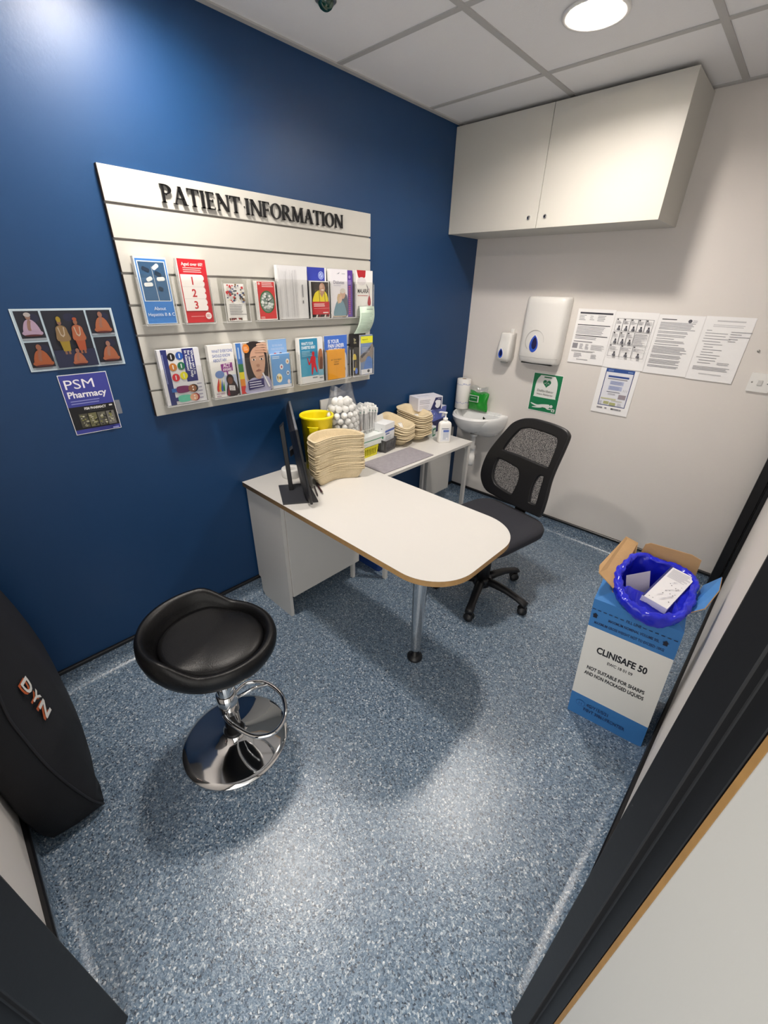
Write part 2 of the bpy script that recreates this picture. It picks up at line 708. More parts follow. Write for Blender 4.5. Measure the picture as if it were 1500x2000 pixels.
# little dome on the ceiling at the very top of the picture
t = thing('sensor_dome', 'small dark glassy sensor dome with green glint on ceiling by blue wall', 'sensor', (.318, -1.500, H))
b = MB()
b.lathe([(.034, .004), (.034, -.004), (.028, -.006)], M_STEEL, 28)
b.build('base', t)
b = MB()
b.lathe([(.026, -.005), (.025, -.012), (.018, -.021), (.009, -.026), (.001, -.027)], mat('green_glass', '#0d3a2c', .05, spec=.8), 28)
b.build('lens', t)

# ================================================================== SLATWALL BOARD
BY0, BY1, BZ0, BZ1 = -2.174, -1.000, 1.066, 1.844
GROOVES = [1.747, 1.650, 1.5525, 1.455, 1.3575, 1.260, 1.1625]
M_BOARD = mat('white_slatwall', '#c2c0b9', .45)
M_MDF = mat('dark_board_edge', '#3a2f28', .8)
board = thing('slatwall_panel', 'white slatwall board on the blue wall lettered PATIENT INFORMATION', 'display board', (0, (BY0 + BY1) / 2, BZ0))
binv = Matrix.Translation(-Vector(board.location))
b = MB()
b.box(.001, .009, BY0, BY1, BZ0, BZ1, M_STEEL, binv)
zz = [BZ0] + sorted(GROOVES) + [BZ1]
for i in range(len(zz) - 1):
    lo = zz[i] + (.004 if i else 0)
    hi = zz[i + 1] - (.004 if i < len(zz) - 2 else 0)
    b.box(.009, .018, BY0, BY1, lo, hi, M_BOARD, binv)
    b.box(.001, .0178, BY0 - .0015, BY0, lo, hi, M_MDF, binv)
    b.box(.001, .0178, BY1, BY1 + .001, lo, hi, M_BOARD, binv)
b.build('panel', board)
b = MB()
for g in GROOVES:
    b.box(.009, .0145, BY0 + .001, BY1 - .001, g - .0038, g - .0022, M_STEEL, binv)
    b.box(.009, .0175, BY0 + .001, BY1 - .001, g + .0022, g + .0038, M_STEEL, binv)
b.build('groove_inserts', board)


def serif_letters():
    t, u, sh, se = .15, .06, .045, .065
    q = lambda x0, y0, x1, y1: [(x0, y0), (x1, y0), (x1, y1), (x0, y1)]

    def stem(x, w=t, top=True, bot=True):
        o = [q(x, 0, x + w, 1)]
        if bot:
            o.append([(x - se, 0), (x + w + se, 0), (x + w + se, sh * .6), (x + w, sh * 1.6), (x, sh * 1.6), (x - se, sh * .6)])
        if top:
            o.append([(x - se, 1), (x - se, 1 - sh * .6), (x, 1 - sh * 1.6), (x + w, 1 - sh * 1.6), (x + w + se, 1 - sh * .6), (x + w + se, 1)])
        return o

    def arc(cx, cy, rx, ry, tx, ty, a0, a1, n=20):
        o = []
        for i in range(n):
            p = []
            for a in (a0 + (a1 - a0) * i / n, a0 + (a1 - a0) * (i + 1) / n):
                c, s = math.cos(math.radians(a)), math.sin(math.radians(a))
                p.append(((cx + rx * c, cy + ry * s), (cx + (rx - tx) * c, cy + (ry - ty) * s)))
            o.append([p[0][1], p[0][0], p[1][0], p[1][1]])
        return o

    def diag(x0, y0, x1, y1, w):
        return [[(x0, y0), (x0 + w, y0), (x1 + w, y1), (x1, y1)]]

    def bowl(x):
        return arc(x + .08, .735, .36, .265, t, u, -90, 90) + [q(x - .05, .94, x + .08, 1), q(x - .05, .47, x + .08, .53)]

    def arms(x, ys):
        o = []
        for y, ln, d in ys:
            o.append(q(x, y, x + ln, y + u))
            o.append([(x + ln - .05, y), (x + ln, y), (x + ln, y + u), (x + ln + .01, y + u + (.09 if d >= 0 else 0)), (x + ln - .02, y + u)] if d > 0 else
                     ([(x + ln - .05, y + u), (x + ln - .02, y), (x + ln + .01, y - .09), (x + ln, y + u)] if d < 0 else q(x + ln - .02, y - .06, x + ln + .01, y + u + .06)))
        return o
    F = {
        'I': (stem(.07), .29),
        'P': (stem(.07) + bowl(.2), .66),
        'R': (stem(.07) + bowl(.2) + diag(.62, 0, .30, .5, .16) + [q(.58, 0, .84, sh)], .78),
        'T': (stem(.29, top=False) + [q(0, .94, .73, 1), [(0, 1), (0, .80), (.02, .80), (.06, .94)], [(.73, 1), (.67, .94), (.71, .80), (.73, .80)]], .73),
        'E': (stem(.07) + arms(.2, [(0, .36, 1), (.48, .26, 0), (.94, .33, -1)]), .62),
        'F': (stem(.07) + arms(.2, [(.48, .26, 0), (.94, .33, -1)]), .58),
        'A': (diag(.05, 0, .36, 1, u * 1.1) + diag(.60, 0, .33, 1, t * 1.1) + [q(.17, .3, .62, .3 + u)] + [q(-.04, 0, .20, sh), q(.53, 0, .84, sh)], .80),
        'N': (stem(.09, u * 1.1, True, True) + diag(.66, 0, .06, 1, t * 1.15) + stem(.75, u * 1.1, True, False), .88),
        'M': (diag(.07, 0, .13, 1, u * 1.1) + diag(.44, 0, .12, 1, t * 1.1) + diag(.48, 0, .80, 1, u * 1.1) + diag(.85, 0, .80, 1, t) + [q(-.01, 0, .21, sh), q(.78, 0, 1.06, sh), q(.04, 1 - sh, .16, 1), q(.86, 1 - sh, 1.02, 1)], 1.06),
        'O': (arc(.43, .5, .43, .515, t, u, 0, 360, 44), .86),
    }
    return F


F = serif_letters()
txt = 'PATIENT INFORMATION'
adv = []
x = 0
for ch in txt:
    if ch == ' ':
        x += .30
        continue
    adv.append((ch, x))
    x += F[ch][1] + .07
tot = x - .07
SX = .815 / tot
b = MB()
for ch, ox in adv:
    for poly in F[ch][0]:
        vs = []
        # front at x=.030, back at x=.022 (stand-off letters)
        for xx in (.0195, .0265):
            vs += [(xx, -1.999 + (ox + p) * SX, 1.767 + r * .051) for p, r in poly]
        n = len(poly)
        b.add(vs, [tuple(range(n)), tuple(range(2 * n - 1, n - 1, -1))] + [(i, (i + 1) % n, n + (i + 1) % n, n + i) for i in range(n)], M_BLACKTRIM, False, binv)
for yy in [-1.98 + .0975 * k for k in range(9)]:
    b.box(.0175, .020, yy, yy + .004, 1.789, 1.793, M_BLACKTRIM, binv)
b.build('raised_lettering', board)


# ------------------------------------------------------------------ leaflet holders
def holder(y0, y1, z0, hf, label, depth=.036):
    x0 = .0195
    x1 = x0 + depth
    z1 = z0 + hf
    t = .0016
    o = thing('leaflet_holder', label, 'leaflet holder', (x0, (y0 + y1) / 2, z0), 0, 'clear leaflet holders on the slatwall board')
    iv = Matrix.Translation(-Vector(o.location))
    b = MB()
    b.box(x0, x0 + t, y0, y1, z0, z1 + .012, M_ACRYL, iv)
    b.box(x0, x1, y0 - t, y0, z0, z1, M_ACRYL, iv)
    b.box(x0, x1, y1, y1 + t, z0, z1, M_ACRYL, iv)
    w = .018
    # front with a wide finger cut-out
    out = [(y0, z0), (y1, z0), (y1, z1 - .01), (y1 - .004, z1 - .003), (y1 - .012, z1), (y0 + .012, z1), (y0 + .004, z1 - .003), (y0, z1 - .01)]
    b.add([(x1, p, q) for p, q in out] + [(x1 - t, p, q) for p, q in out], [tuple(range(8)), tuple(range(15, 7, -1))] + [(i, (i + 1) % 8, 8 + (i + 1) % 8, 8 + i) for i in range(8)], M_ACRYL, False, iv)
    b.box(x0 - .004, x0, y0 + .01, y1 - .01, z1 + .004, z1 + .011, M_ACRYL, iv)
    b.build('pocket', o)
    b = MB()
    b.box(x0, x1 + .002, y0 - t, y1 + t, z0 - .003, z0, M_ACRYLGLINT, iv)
    b.box(x1 - .0005, x1 + .0015, y0 - t, y0 + .0005, z0, z1 - .01, M_ACRYLGLINT, iv)
    b.box(x1 - .0005, x1 + .0015, y1 - .0005, y1 + t, z0, z1 - .01, M_ACRYLGLINT, iv)
    b.build('bottom_lip', o)
    return o


ZT, ZB = 1.394, 1.103
for y0, y1, z0, hf, s in [
    (-2.147, -2.032, ZT, .158, 'clear holder of the blue hepatitis leaflets, top row far left'),
    (-2.006, -1.890, ZT, .158, 'clear holder of the red numbered leaflets, top row second from left'),
    (-1.842, -1.736, ZT, .152, 'clear holder around the leaflet printed with small flags'),
    (-1.695, -1.594, ZT, .152, 'clear holder of the red clock leaflets in the top row'),
    (-1.588, -1.424, ZT, .158, 'wide clear holder of the plain white sheaf in the top row'),
    (-1.420, -1.300, ZT, .158, 'clear holder of the leaflets showing a man in yellow'),
    (-1.297, -1.142, ZT, .158, 'clear holder of the white Diabetes and purple leaflets'),
    (-1.134, -1.010, ZT, .158, 'clear holder of the MALARIA leaflets, top row far right'),
    (-2.137, -1.974, ZB, .140, 'clear holder of the sideways leaflet with six coloured dots, bottom row far left'),
    (-1.946, -1.828, ZB, .150, 'clear holder of the HIV leaflets in the bottom row'),
    (-1.823, -1.668, ZB, .150, 'clear holder of the booklet showing a worried child'),
    (-1.662, -1.552, ZB, .148, 'clear holder of the pale blue leaflets in the bottom row'),
    (-1.507, -1.348, ZB, .150, 'clear holder of the teal diabetes risk leaflets in the bottom row'),
    (-1.340, -1.181, ZB, .148, 'clear holder of the yellow booklet in front of the blue pain leaflets'),
    (-1.160, -1.006, ZB, .148, 'clear holder of the black leaflets, bottom row far right'),
]:
    holder(y0, y1, z0, hf, s)


# ------------------------------------------------------------------ printed leaflets
def figure(s, cx, cy, k, robe, skin, hair=None, legs=True):
    """generic seated figure"""
    if legs:
        s.ell(cx - .20 * k, cy + .15 * k, .26 * k, .13 * k, robe)
        s.ell(cx + .20 * k, cy + .15 * k, .26 * k, .13 * k, robe)
        s.poly(ell(cx, cy + .035 * k, .40 * k, .05 * k, 16), '#4a1f22')
    s.poly(smooth_poly([(cx - .34 * k, cy + .15 * k), (cx + .34 * k, cy + .15 * k), (cx + .30 * k, cy + .55 * k), (cx + .12 * k, cy + .80 * k), (cx - .12 * k, cy + .80 * k), (cx - .30 * k, cy + .55 * k)], 3), robe)
    s.poly(smooth_poly([(cx - .16 * k, cy + .30 * k), (cx + .10 * k, cy + .34 * k), (cx + .06 * k, cy + .76 * k), (cx - .08 * k, cy + .74 * k)], 3), skin)
    s.poly(smooth_poly([(cx - .02 * k, cy + .28 * k), (cx + .30 * k, cy + .24 * k), (cx + .28 * k, cy + .54 * k), (cx + .10 * k, cy + .78 * k)], 3), robe)
    s.ell(cx, cy + .95 * k, .115 * k, .155 * k, skin)
    if hair:
        s.ell(cx, cy + 1.05 * k, .15 * k, .11 * k, hair)


def leaflet(name, label, y0, y1, z0, z1, draw, x=.049, thick=.022, paper='#e9e8e6', cat='leaflet', group=None, M=None):
    b = MB()
    w, h = y1 - y0, z1 - z0
    cy = (y0 + y1) / 2
    b.box(-thick, 0, -w / 2, w / 2, 0, h, P(paper, .5))
    s = Sheet(b, (0, -w / 2, 0), (0, 1, 0), (0, 0, 1))
    draw(s, w, h)
    o = b.build(name, None, (x, cy, z0), fixn=False)
    return tag(o, label, cat, group or 'leaflets on the slatwall board')


RED = '#c5202c'


def d_hep(s, w, h):
    s.rect(0, 0, w, h, '#cfdcea')
    s.rect(.004, .002, w - .003, h - .006, '#3f80cc')
    s.rect(.008, h * .35, w - .007, h - .012, '#e6edf3')
    s.rect(.011, h * .36, w - .010, h - .015, '#42688f')
    s.rect(.011, h * .70, w - .010, h - .015, '#34587c')
    s.poly([(w * .53, h * .36), (w * .545, h * .36), (w * .50, h * .86), (w * .49, h * .86)], '#d8dde0')
    for cx, cy, L, r, c in [(.62, .86, .23, 35, '#eceff0'), (.36, .68, .20, 25, '#e6eaec'), (.72, .685, .26, 5, '#eceff0'), (.30, .60, .28, 4, '#eceff0'), (.30, .82, .24, -22, '#22344a'), (.66, .76, .22, -25, '#1f3348'), (.66, .54, .16, -25, '#2a4058')]:
        a = math.radians(r)
        c_, s_ = math.cos(a), math.sin(a)
        s.poly([(cx * w + (px * c_ - py * s_), cy * h + (px * s_ + py * c_)) for px, py in rrect(-L * w / 2, -.006, L * w / 2, .006, .005, 3)], c)
    s.text('About', w * .5, h * .215, .016, '#eef3f8', 'C')
    s.text('Hepatitis B & C', w * .52, h * .125, .015, '#eef3f8', 'C', 0, w * .86)


def d_60(s, w, h):
    s.rect(.003, 0, w, h, RED)
    s.text('Aged over 60?', w * .52, h * .90, .0145, '#f4e9e6', 'C', .015, w * .74)
    s.lines(w * .18, h * .79, w * .86, h * .88, 3, '#e8c2bd', .4, 3, .2)
    for i, n in enumerate('123'):
        zb = h * (.575 - .19 * i)
        s.poly(rrect(.006, zb, w * .86, zb + h * .19, (0, .01, .01, 0)), '#f0ecea')
        s.rect(.006, zb - .0004, w * .86, zb + .0008, '#c9bfbd')
        s.text(n, w * .44, zb + h * .035, .036, RED, 'C', .02)
        s.poly([(w * .86, zb + h * .07), (w * .86, zb + h * .12), (w * .81, zb + h * .095)], RED)
    s.rect(w * .18, h * .10, w * .66, h * .107, '#f0c8c4')
    s.ell(w * .82, h * .11, .012, .012, '#f0e9e7')
    s.lines(w * .74, h * .085, w * .90, h * .135, 4, RED, .4, 8, .4)


def d_flag(s, w, h):
    r = random.Random(4)
    for k in range(52):
        x, z = r.uniform(.02, .88) * w, h * r.uniform(.50, .95)
        s.rect(x, z, x + r.uniform(.005, .010), z + r.uniform(.004, .007), r.choice(['#c8262f', '#23315f', '#c8262f', '#2b2b2b', '#d9d4c4', '#7b5a2d', '#3a4f8a']))
    s.lines(w * .08, h * .16, w * .95, h * .46, 7, '#5b5b60', .35, 5, .3)
    for k in range(14):
        x = r.uniform(0, .85) * w
        s.rect(x, h * r.uniform(.02, .07), x + .007, h * .09, r.choice(['#2b2b2b', '#5a4a3a', '#8a2a2a']))


def d_clock(s, w, h):
    s.rect(.004, .004, w - .004, h - .003, '#cf2b2f')
    s.ell(w * .14, h * .93, .005, .005, '#e9c4c2')
    s.lines(w * .28, h * .84, w * .9, h * .97, 3, '#eccac8', .5, 9, .3)
    s.ell(w * .5, h * .47, .036, .043, '#2c6d39')
    s.ell(w * .5, h * .47, .031, .038, '#7f938a')
    r = random.Random(2)
    for k in range(34):
        a, q = r.uniform(0, 6.28), r.uniform(.1, .95)
        s.poly(ell(w * .5 + .028 * q * math.cos(a), h * .47 + .035 * q * math.sin(a), .006, .0045, 8), r.choice(['#d8dedb', '#c7d0cc', '#eceeed']))
    s.poly([(w * .5, h * .47), (w * .5 + .003, h * .47), (w * .45, h * .66), (w * .43, h * .65)], '#1c1f22')
    s.poly([(w * .5, h * .455), (w * .5, h * .48), (w * .78, h * .58), (w * .79, h * .565)], '#1c1f22')
    s.lines(w * .06, h * .04, w * .3, h * .10, 3, '#eccac8', .4, 9, .3)


def d_sheaf(s, w, h):
    r = random.Random(5)
    for k in range(26):
        x = w * (.04 + .62 * k / 26) + r.uniform(-.001, .001)
        s.rect(x, h * r.uniform(.0, .05), x + r.uniform(.0006, .0016), h * r.uniform(.82, .95), r.choice(['#b9b8ba', '#c6c5c8', '#9d9c9f', '#d2d1d3']))
    s.rect(w * .80, h * .30, w * .83, h * .36, '#6c6c70')
    s.rect(w * .80, h * .42, w * .83, h * .66, '#8b8b90')


def d_blueback(s, w, h):
    s.rect(0, h * .05, w * .92, h, '#2b3aa4')
    s.ell(w * .72, h * .85, .016, .016, '#a9b8e6')
    s.ell(w * .72, h * .85, .0125, .0125, '#2b3aa4')
    s.ell(w * .72, h * .85, .010, .010, '#a9b8e6')
    s.poly([(w * .66, h * .82), (w * .69, h * .82), (w * .78, h * .88), (w * .75, h * .88)], '#2b3aa4')


def d_man(s, w, h):
    s.rect(.005, .004, w - .004, h - .004, '#322c2b')
    r = random.Random(6)
    for k in range(18):
        x, z = r.uniform(.08, .9) * w, h * r.uniform(.5, .92)
        s.rect(x, z, x + .008, z + .005, r.choice(['#5a4a34', '#4a3b31', '#6b5d35', '#3d3a45']))
    s.poly(smooth_poly([(w * .12, h * .42), (w * .86, h * .42), (w * .84, h * .66), (w * .62, h * .76), (w * .36, h * .74), (w * .18, h * .64)], 4), '#e5d326')
    s.poly([(w * .44, h * .42), (w * .47, h * .42), (w * .45, h * .75), (w * .42, h * .75)], '#7d6a22')
    s.poly([(w * .74, h * .42), (w * .77, h * .42), (w * .72, h * .72), (w * .69, h * .72)], '#7d6a22')
    s.poly([(w * .46, h * .68), (w * .70, h * .70), (w * .58, h * .56)], '#b98a72')
    s.ell(w * .60, h * .81, .017, .022, '#c0937b')
    s.poly(ell(w * .62, h * .765, .009, .003, 10), '#efe4dc')
    s.ell(w * .55, h * .86, .010, .009, '#d1ad98')
    s.rect(.005, h * .10, w - .004, h * .45, '#c1262e')
    s.lines(w * .12, h * .31, w * .72, h * .41, 2, '#f2dedb', .5, 4, .2)
    s.rect(w * .12, h * .265, w * .93, h * .272, '#e9b9b5')
    s.lines(w * .6, h * .12, w * .9, h * .18, 1, '#f2dedb', .5, 4, .1)
    for k in range(6):
        s.poly([(w * (.05 + .15 * k), .004), (w * (.13 + .15 * k), .004), (w * (.17 + .15 * k), h * .095), (w * (.09 + .15 * k), h * .095)], ['#26262a', '#d9d3cc', '#7d2530'][k % 3])


def d_diab(s, w, h):
    s.rect(0, 0, w, h, '#e6e4ea')
    s.poly([(w * .36, h * .90), (w * .55, h * .94), (w * .5, h * .905)], '#8f96a0')
    s.rect(w * .66, h * .905, w * .86, h * .915, '#8f96a0')
    s.text('Diabetes', w * .18, h * .70, .021, '#4d4a73', 'L', 0, w * .62)
    s.rect(w * .18, h * .665, w * .6, h * .672, '#9a9ab4')
    s.poly(smooth_poly([(w * .55, h * .04), (w * .98, h * .04), (w * .98, h * .42), (w * .82, h * .50), (w * .62, h * .42)], 4), '#565f6b')
    s.poly(smooth_poly([(w * .18, h * .03), (w * .86, h * .03), (w * .84, h * .22), (w * .66, h * .36), (w * .40, h * .36), (w * .22, h * .22)], 4), '#6f93a3')
    s.ell(w * .70, h * .50, .017, .022, '#c9a591')
    s.ell(w * .70, h * .56, .017, .011, '#cfc9c2')
    s.ell(w * .50, h * .40, .016, .020, '#d8b6a2')
    s.poly(smooth_poly([(w * .36, h * .40), (w * .44, h * .50), (w * .60, h * .47), (w * .50, h * .43), (w * .42, h * .28)], 4), '#cdb48e')
    s.rect(w * .08, .002, w * .9, h * .035, '#b8a48e')


def d_purple(s, w, h):
    s.rect(0, 0, w, h, '#5b3a9c')
    s.ell(w * .5, h * .86, .007, .007, '#a58fd0')
    s.rect(w * .25, h * .70, w * .75, h * .80, '#8a6fc2')
    s.text('purple'.upper()[:0] or ' ', 0, 0, .01, RED)
    for k in range(14):
        s.rect(w * .30, h * (.06 + .045 * k), w * .62, h * (.085 + .045 * k), '#c04a7a')


def d_mal(s, w, h):
    s.poly([(w * .05, h), (w * .58, h), (w * .56, h * .87), (w * .45, h * .82), (w * .36, h * .86), (w * .22, h * .80), (w * .12, h * .88)], '#b3212a')
    s.ell(w * .34, h * .77, .030, .018, '#d8d3d6')
    s.text('MALARIA', w * .10, h * .52, .026, '#1e1b1f', 'L', .02, w * .66)
    s.lines(w * .10, h * .445, w * .72, h * .48, 1, '#c07a74', .5, 1, .1)
    s.poly([(w * .60, h * .73), (w * .70, h * .66), (w * .76, h * .58), (w * .70, h * .60)], '#6d6a70')
    s.poly(smooth_poly([(w * .80, h * .47), (w * .70, h * .33), (w * .74, h * .25), (w * .86, h * .25), (w * .90, h * .33)], 5), '#a51c28')
    s.rect(w * .79, h * .46, w * .81, h * .62, '#a51c28')
    s.lines(w * .10, h * .16, w * .62, h * .24, 3, '#8a868c', .4, 3, .3)


def d_king(s, w, h):
    s.rect(.012, 0, .034, h, '#27306f')
    s.rect(.0335, h * .48, w * .58, h * .97, '#d4d4d6')
    s.rect(w * .58, h * .40, w * .86, h, '#232a72')
    for i, l in enumerate(['Where can I go', 'for medical help', 'in Kingston?']):
        s.text(l, w * (.785 - .075 * i), h * .965, .0135, '#eef0f4', 'L', .02, h * [.44, .49, .37][i], -math.pi / 2)
    s.rect(w * .09, h * .40, w * .11, h * .92, '#8890c0')
    for x, z, c in [(.30, .87, '#151417'), (.50, .88, '#1f52a8'), (.30, .69, '#b8742f'), (.50, .70, '#1d6a4a'), (.32, .50, '#cf2536'), (.52, .52, '#e0d91e')]:
        s.ell(w * x, h * z, .0145, .0145, c)
        s.rect(w * x - .002, h * z - .008, w * x + .002, h * z + .008, '#d9dadd')
    # two people drawn lying sideways along the page
    for z, shirt, face, hair, leg in [(.27, '#76235c', '#96613f', '#1f1a1a', '#2a66b0'), (.10, '#62bfa4', '#d8a384', '#8a2526', '#28306f')]:
        s.rect(.024, h * (z - .035), w * .36, h * (z + .035), leg)
        s.poly(smooth_poly([(w * .30, h * (z - .055)), (w * .58, h * (z - .05)), (w * .60, h * (z + .05)), (w * .30, h * (z + .06))], 4), shirt)
        s.ell(w * .70, h * z, .018, .0155, hair)
        s.ell(w * .665, h * z, .0165, .014, face)
        for q in (-.025, .025):
            s.ell(w * .68, h * (z + q), .003, .003, '#f0e8e0')
    s.lines(w * .80, h * .04, w * .93, h * .38, 5, '#9a9ab0', .3, 3, .3)


def d_hiv(s, w, h):
    for i, (l, q) in enumerate([('WHAT EVERYONE', .82), ('SHOULD KNOW', .72), ('ABOUT HIV', .54)]):
        s.text(l, w * .14, h * (.86 - .085 * i), .0165, '#5b6fae', 'L', .015, w * q)
    s.poly([(w * .42, h * .48), (w * .88, h * .50), (w * .88, h * .66), (w * .41, h * .64)], '#8b2f8a')
    s.text('ACT', w * .65, h * .575, .021, '#f2e6ef', 'C', .025, w * .30)
    s.text('AWARE', w * .65, h * .505, .016, '#f2e6ef', 'C', .025, w * .36)
    s.poly([(w * .62, h * .38), (w * .68, h * .38), (w * .66, h * .5), (w * .60, h * .5)], '#8b2f8a')
    s.ell(w * .32, h * .45, .020, .015, '#6a86be')
    s.rect(w * .48, .004, w * .98, h * .42, '#b6c2da')
    for k, c in enumerate(['#c8382f', '#e0a92a', '#2f5fa8', '#2f8a4f']):
        s.poly(smooth_poly([(w * (.12 + .08 * k), h * .16), (w * (.2 + .08 * k), h * .12), (w * (.26 + .06 * k), h * .36), (w * (.20 + .08 * k), h * .32)], 3), c)
    s.poly(smooth_poly([(w * .5, .004), (w * .98, .004), (w * .92, h * .24), (w * .74, h * .36), (w * .58, h * .26)], 4), '#2b1f26')
    s.ell(w * .70, h * .33, .017, .022, '#241a1a')
    s.ell(w * .70, h * .31, .011, .015, '#6d4433')
    s.poly([(w * .50, .004), (w * .62, .004), (w * .60, h * .2)], '#8a2436')
    s.poly([(w * .62, h * .12), (w * .86, h * .10), (w * .86, h * .20), (w * .62, h * .22)], '#e8e5e6')
    s.lines(w * .65, h * .12, w * .84, h * .20, 3, '#5a5660', .3, 3, .3)
    s.text('WE NEED', w * .06, h * .06, .010, '#7d2f6a', 'L', .01, w * .36)
    s.text('www.', w * .06, h * .015, .010, '#7d2f6a', 'L', .01, w * .2)


def d_child(s, w, h):
    s.rect(0, 0, w * .16, h, '#3f76c0')
    for k, (a, c) in enumerate([(.44, '#2c7a45'), (.28, '#e5d22a'), (.14, '#de8a2c'), (0, '#cb3432')]):
        s.rect(0, h * a, w * .16, h * (a + .16), c)
    s.rect(w * .05, h * .70, w * .09, h * .92, '#a8c0e0')
    s.rect(w * .16, 0, w, h, '#c6c7d8')
    s.rect(w * .22, h * .25, w, h, '#b9a79a')
    s.poly(smooth_poly([(w * .26, h * .30), (w * .24, h * .75), (w * .36, h * .99), (w * .80, h * .99), (w * .96, h * .80), (w * .96, h * .30), (w * .80, h * .28), (w * .44, h * .24)], 4), '#2a2223')
    s.poly(smooth_poly([(w * .40, h * .72), (w * .46, h * .40), (w * .62, h * .27), (w * .80, h * .36), (w * .90, h * .62), (w * .84, h * .86), (w * .58, h * .90)], 5), '#c99f87')
    s.poly(smooth_poly([(w * .16, 0), (w, 0), (w, h * .24), (w * .78, h * .32), (w * .62, h * .26), (w * .45, h * .30), (w * .24, h * .22)], 4), '#a9a8c6')
    s.poly(smooth_poly([(w * .46, h * .32), (w * .66, h * .25), (w * .72, h * .34), (w * .55, h * .30)], 3), '#c09781')
    for q in (.52, .78):
        s.ell(w * q, h * .66, .009, .004, '#f0e6e0')
        s.ell(w * q, h * .66, .0042, .0042, '#1d1718')
        s.poly([(w * q - .012, h * .705), (w * q + .012, h * .715), (w * q + .012, h * .725), (w * q - .012, h * .715)], '#3a2a26')
    s.ell(w * .64, h * .54, .0085, .006, '#b0826c')
    s.poly(smooth_poly([(w * .54, h * .43), (w * .64, h * .46), (w * .74, h * .43), (w * .64, h * .42)], 4), '#8f5a50')
    # the hand on the forehead
    for k in range(4):
        s.poly(smooth_poly([(w * (.60 + .02 * k), h * (.80 + .045 * k)), (w * .88, h * (.79 + .05 * k)), (w * .99, h * (.77 + .05 * k)), (w * .99, h * (.81 + .05 * k)), (w * .86, h * (.83 + .05 * k)), (w * (.62 + .02 * k), h * (.835 + .045 * k))], 3), ['#c79b82', '#cda189', '#d0a68e', '#d4ab93'][k])
    s.ell(w * .30, h * .89, .016, .018, '#e0832e')
    s.lines(w * .23, h * .85, w * .37, h * .93, 4, '#f4dcc0', .3, 2, .2)
    s.poly([(w * .24, h * .06), (w * .78, h * .09), (w * .78, h * .27), (w * .24, h * .24)], '#2b2563')
    s.lines(w * .28, h * .09, w * .75, h * .235, 3, '#d9d8ea', .35, 2, .15)
    s.poly([(w * .74, h * .38), (w * .79, h * .38), (w * .98, h * .08), (w * .93, h * .06)], '#e9e9ee')


def d_palefront(s, w, h):
    s.rect(0, 0, w, h, '#6ba0d8')
    s.rect(0, 0, w, h * .09, '#d9dbe2')
    s.lines(w * .08, h * .86, w * .6, h * .95, 2, '#dce6f2', .4, 2, .3)
    for x, z, r, c in [(.36, .30, .016, '#f1e6c4'), (.40, .30, .006, '#c9a32f'), (.52, .62, .0095, '#eef0f2'), (.86, .76, .0095, '#eee6dc'), (.84, .42, .008, '#eef0f2'), (.86, .16, .008, '#e6dde4'), (.86, .76, .004, '#c08a5a'), (.52, .62, .004, '#b0405a'), (.84, .42, .004, '#2c3a6a')]:
        s.ell(w * x, h * z, r, r * 1.25, c)
    s.rect(w * .25, h * .28, w * .29, h * .37, '#24242a')
    s.ell(w * .27, h * .25, .002, .002, '#24242a')


def d_paleback(s, w, h):
    s.rect(0, 0, w, h, '#7fa9dc')
    for i, (l, q) in enumerate([('DO YOU KNOW', .56), ('YOUR CHOLESTEROL', .74), ('LEVEL?', .34)]):
        s.text(l, w * .5, h * (.86 - .07 * i), .012, '#b9cdea', 'C', .02, w * q)
    s.ell(w * .34, h * .715, .007, .004, '#b03a56')
    s.ell(w * .64, h * .715, .007, .004, '#4a3a66')


def d_risk(s, w, h):
    s.rect(.008, h * .16, w, h - .004, '#4aa2c4')
    s.rect(.008, h * .55, w, h - .004, '#2d86ae')
    s.text("WHAT'S YOUR", w * .16, h * .85, .018, '#eef4f6', 'L', .02, w * .62)
    s.text('DIABETES RISK?', w * .16, h * .765, .018, '#eef4f6', 'L', .02, w * .72)
    s.lines(w * .16, h * .60, w * .80, h * .73, 4, '#9fc8da', .35, 2, .35)
    k = w
    s.poly(smooth_poly([(k * .62, h * .20), (k * .68, h * .20), (k * .76, h * .36), (k * .88, h * .24), (k * .94, h * .24), (k * .86, h * .45), (k * .86, h * .58), (k * .66, h * .60), (k * .60, h * .56), (k * .52, h * .46), (k * .46, h * .56), (k * .42, h * .56), (k * .50, h * .40), (k * .62, h * .45)], 3), '#d02c38')
    s.ell(k * .75, h * .65, .008, .011, '#d02c38')
    s.rect(.008, .003, w, h * .16, '#e1e2e4')
    s.rect(w * .66, h * .10, w * .92, h * .13, '#8f959d')


def d_riskside(s, w, h):
    s.rect(0, 0, w, h, '#dfe0e2')
    s.poly(smooth_poly([(w * .05, h * .50), (w * .30, h * .72), (w * .80, h * .72), (w * .95, h * .50), (w * .7, h * .30), (w * .2, h * .26)], 4), '#a9683f')
    s.poly(smooth_poly([(w * .3, h * .3), (w * .5, h * .56), (w * .9, h * .5), (w * .8, h * .25)], 4), '#6d3d26')
    s.rect(0, h * .14, w, h * .28, '#7fb4cc')
    s.rect(w * .2, h * .07, w * .8, h * .10, '#8f959d')


def d_pain(s, w, h):
    s.rect(0, 0, w, h, '#3e6cc8')
    for i, (l, q) in enumerate([('IS YOUR', .48), ('PAIN UNDER', .70), ('CONTROL?', .58)]):
        s.text(l, w * .16, h * (.83 - .10 * i), .024, '#eef1f6', 'L', .02, w * q)
    s.poly(smooth_poly([(w * .70, .004), (w * .98, .004), (w * .96, h * .52), (w * .82, h * .60), (w * .70, h * .50)], 4), '#d3d6e4')
    s.rect(w * .78, h * .44, w * .84, h * .56, '#b8323e')
    s.ell(w * .86, h * .20, .008, .012, '#4a4f78')


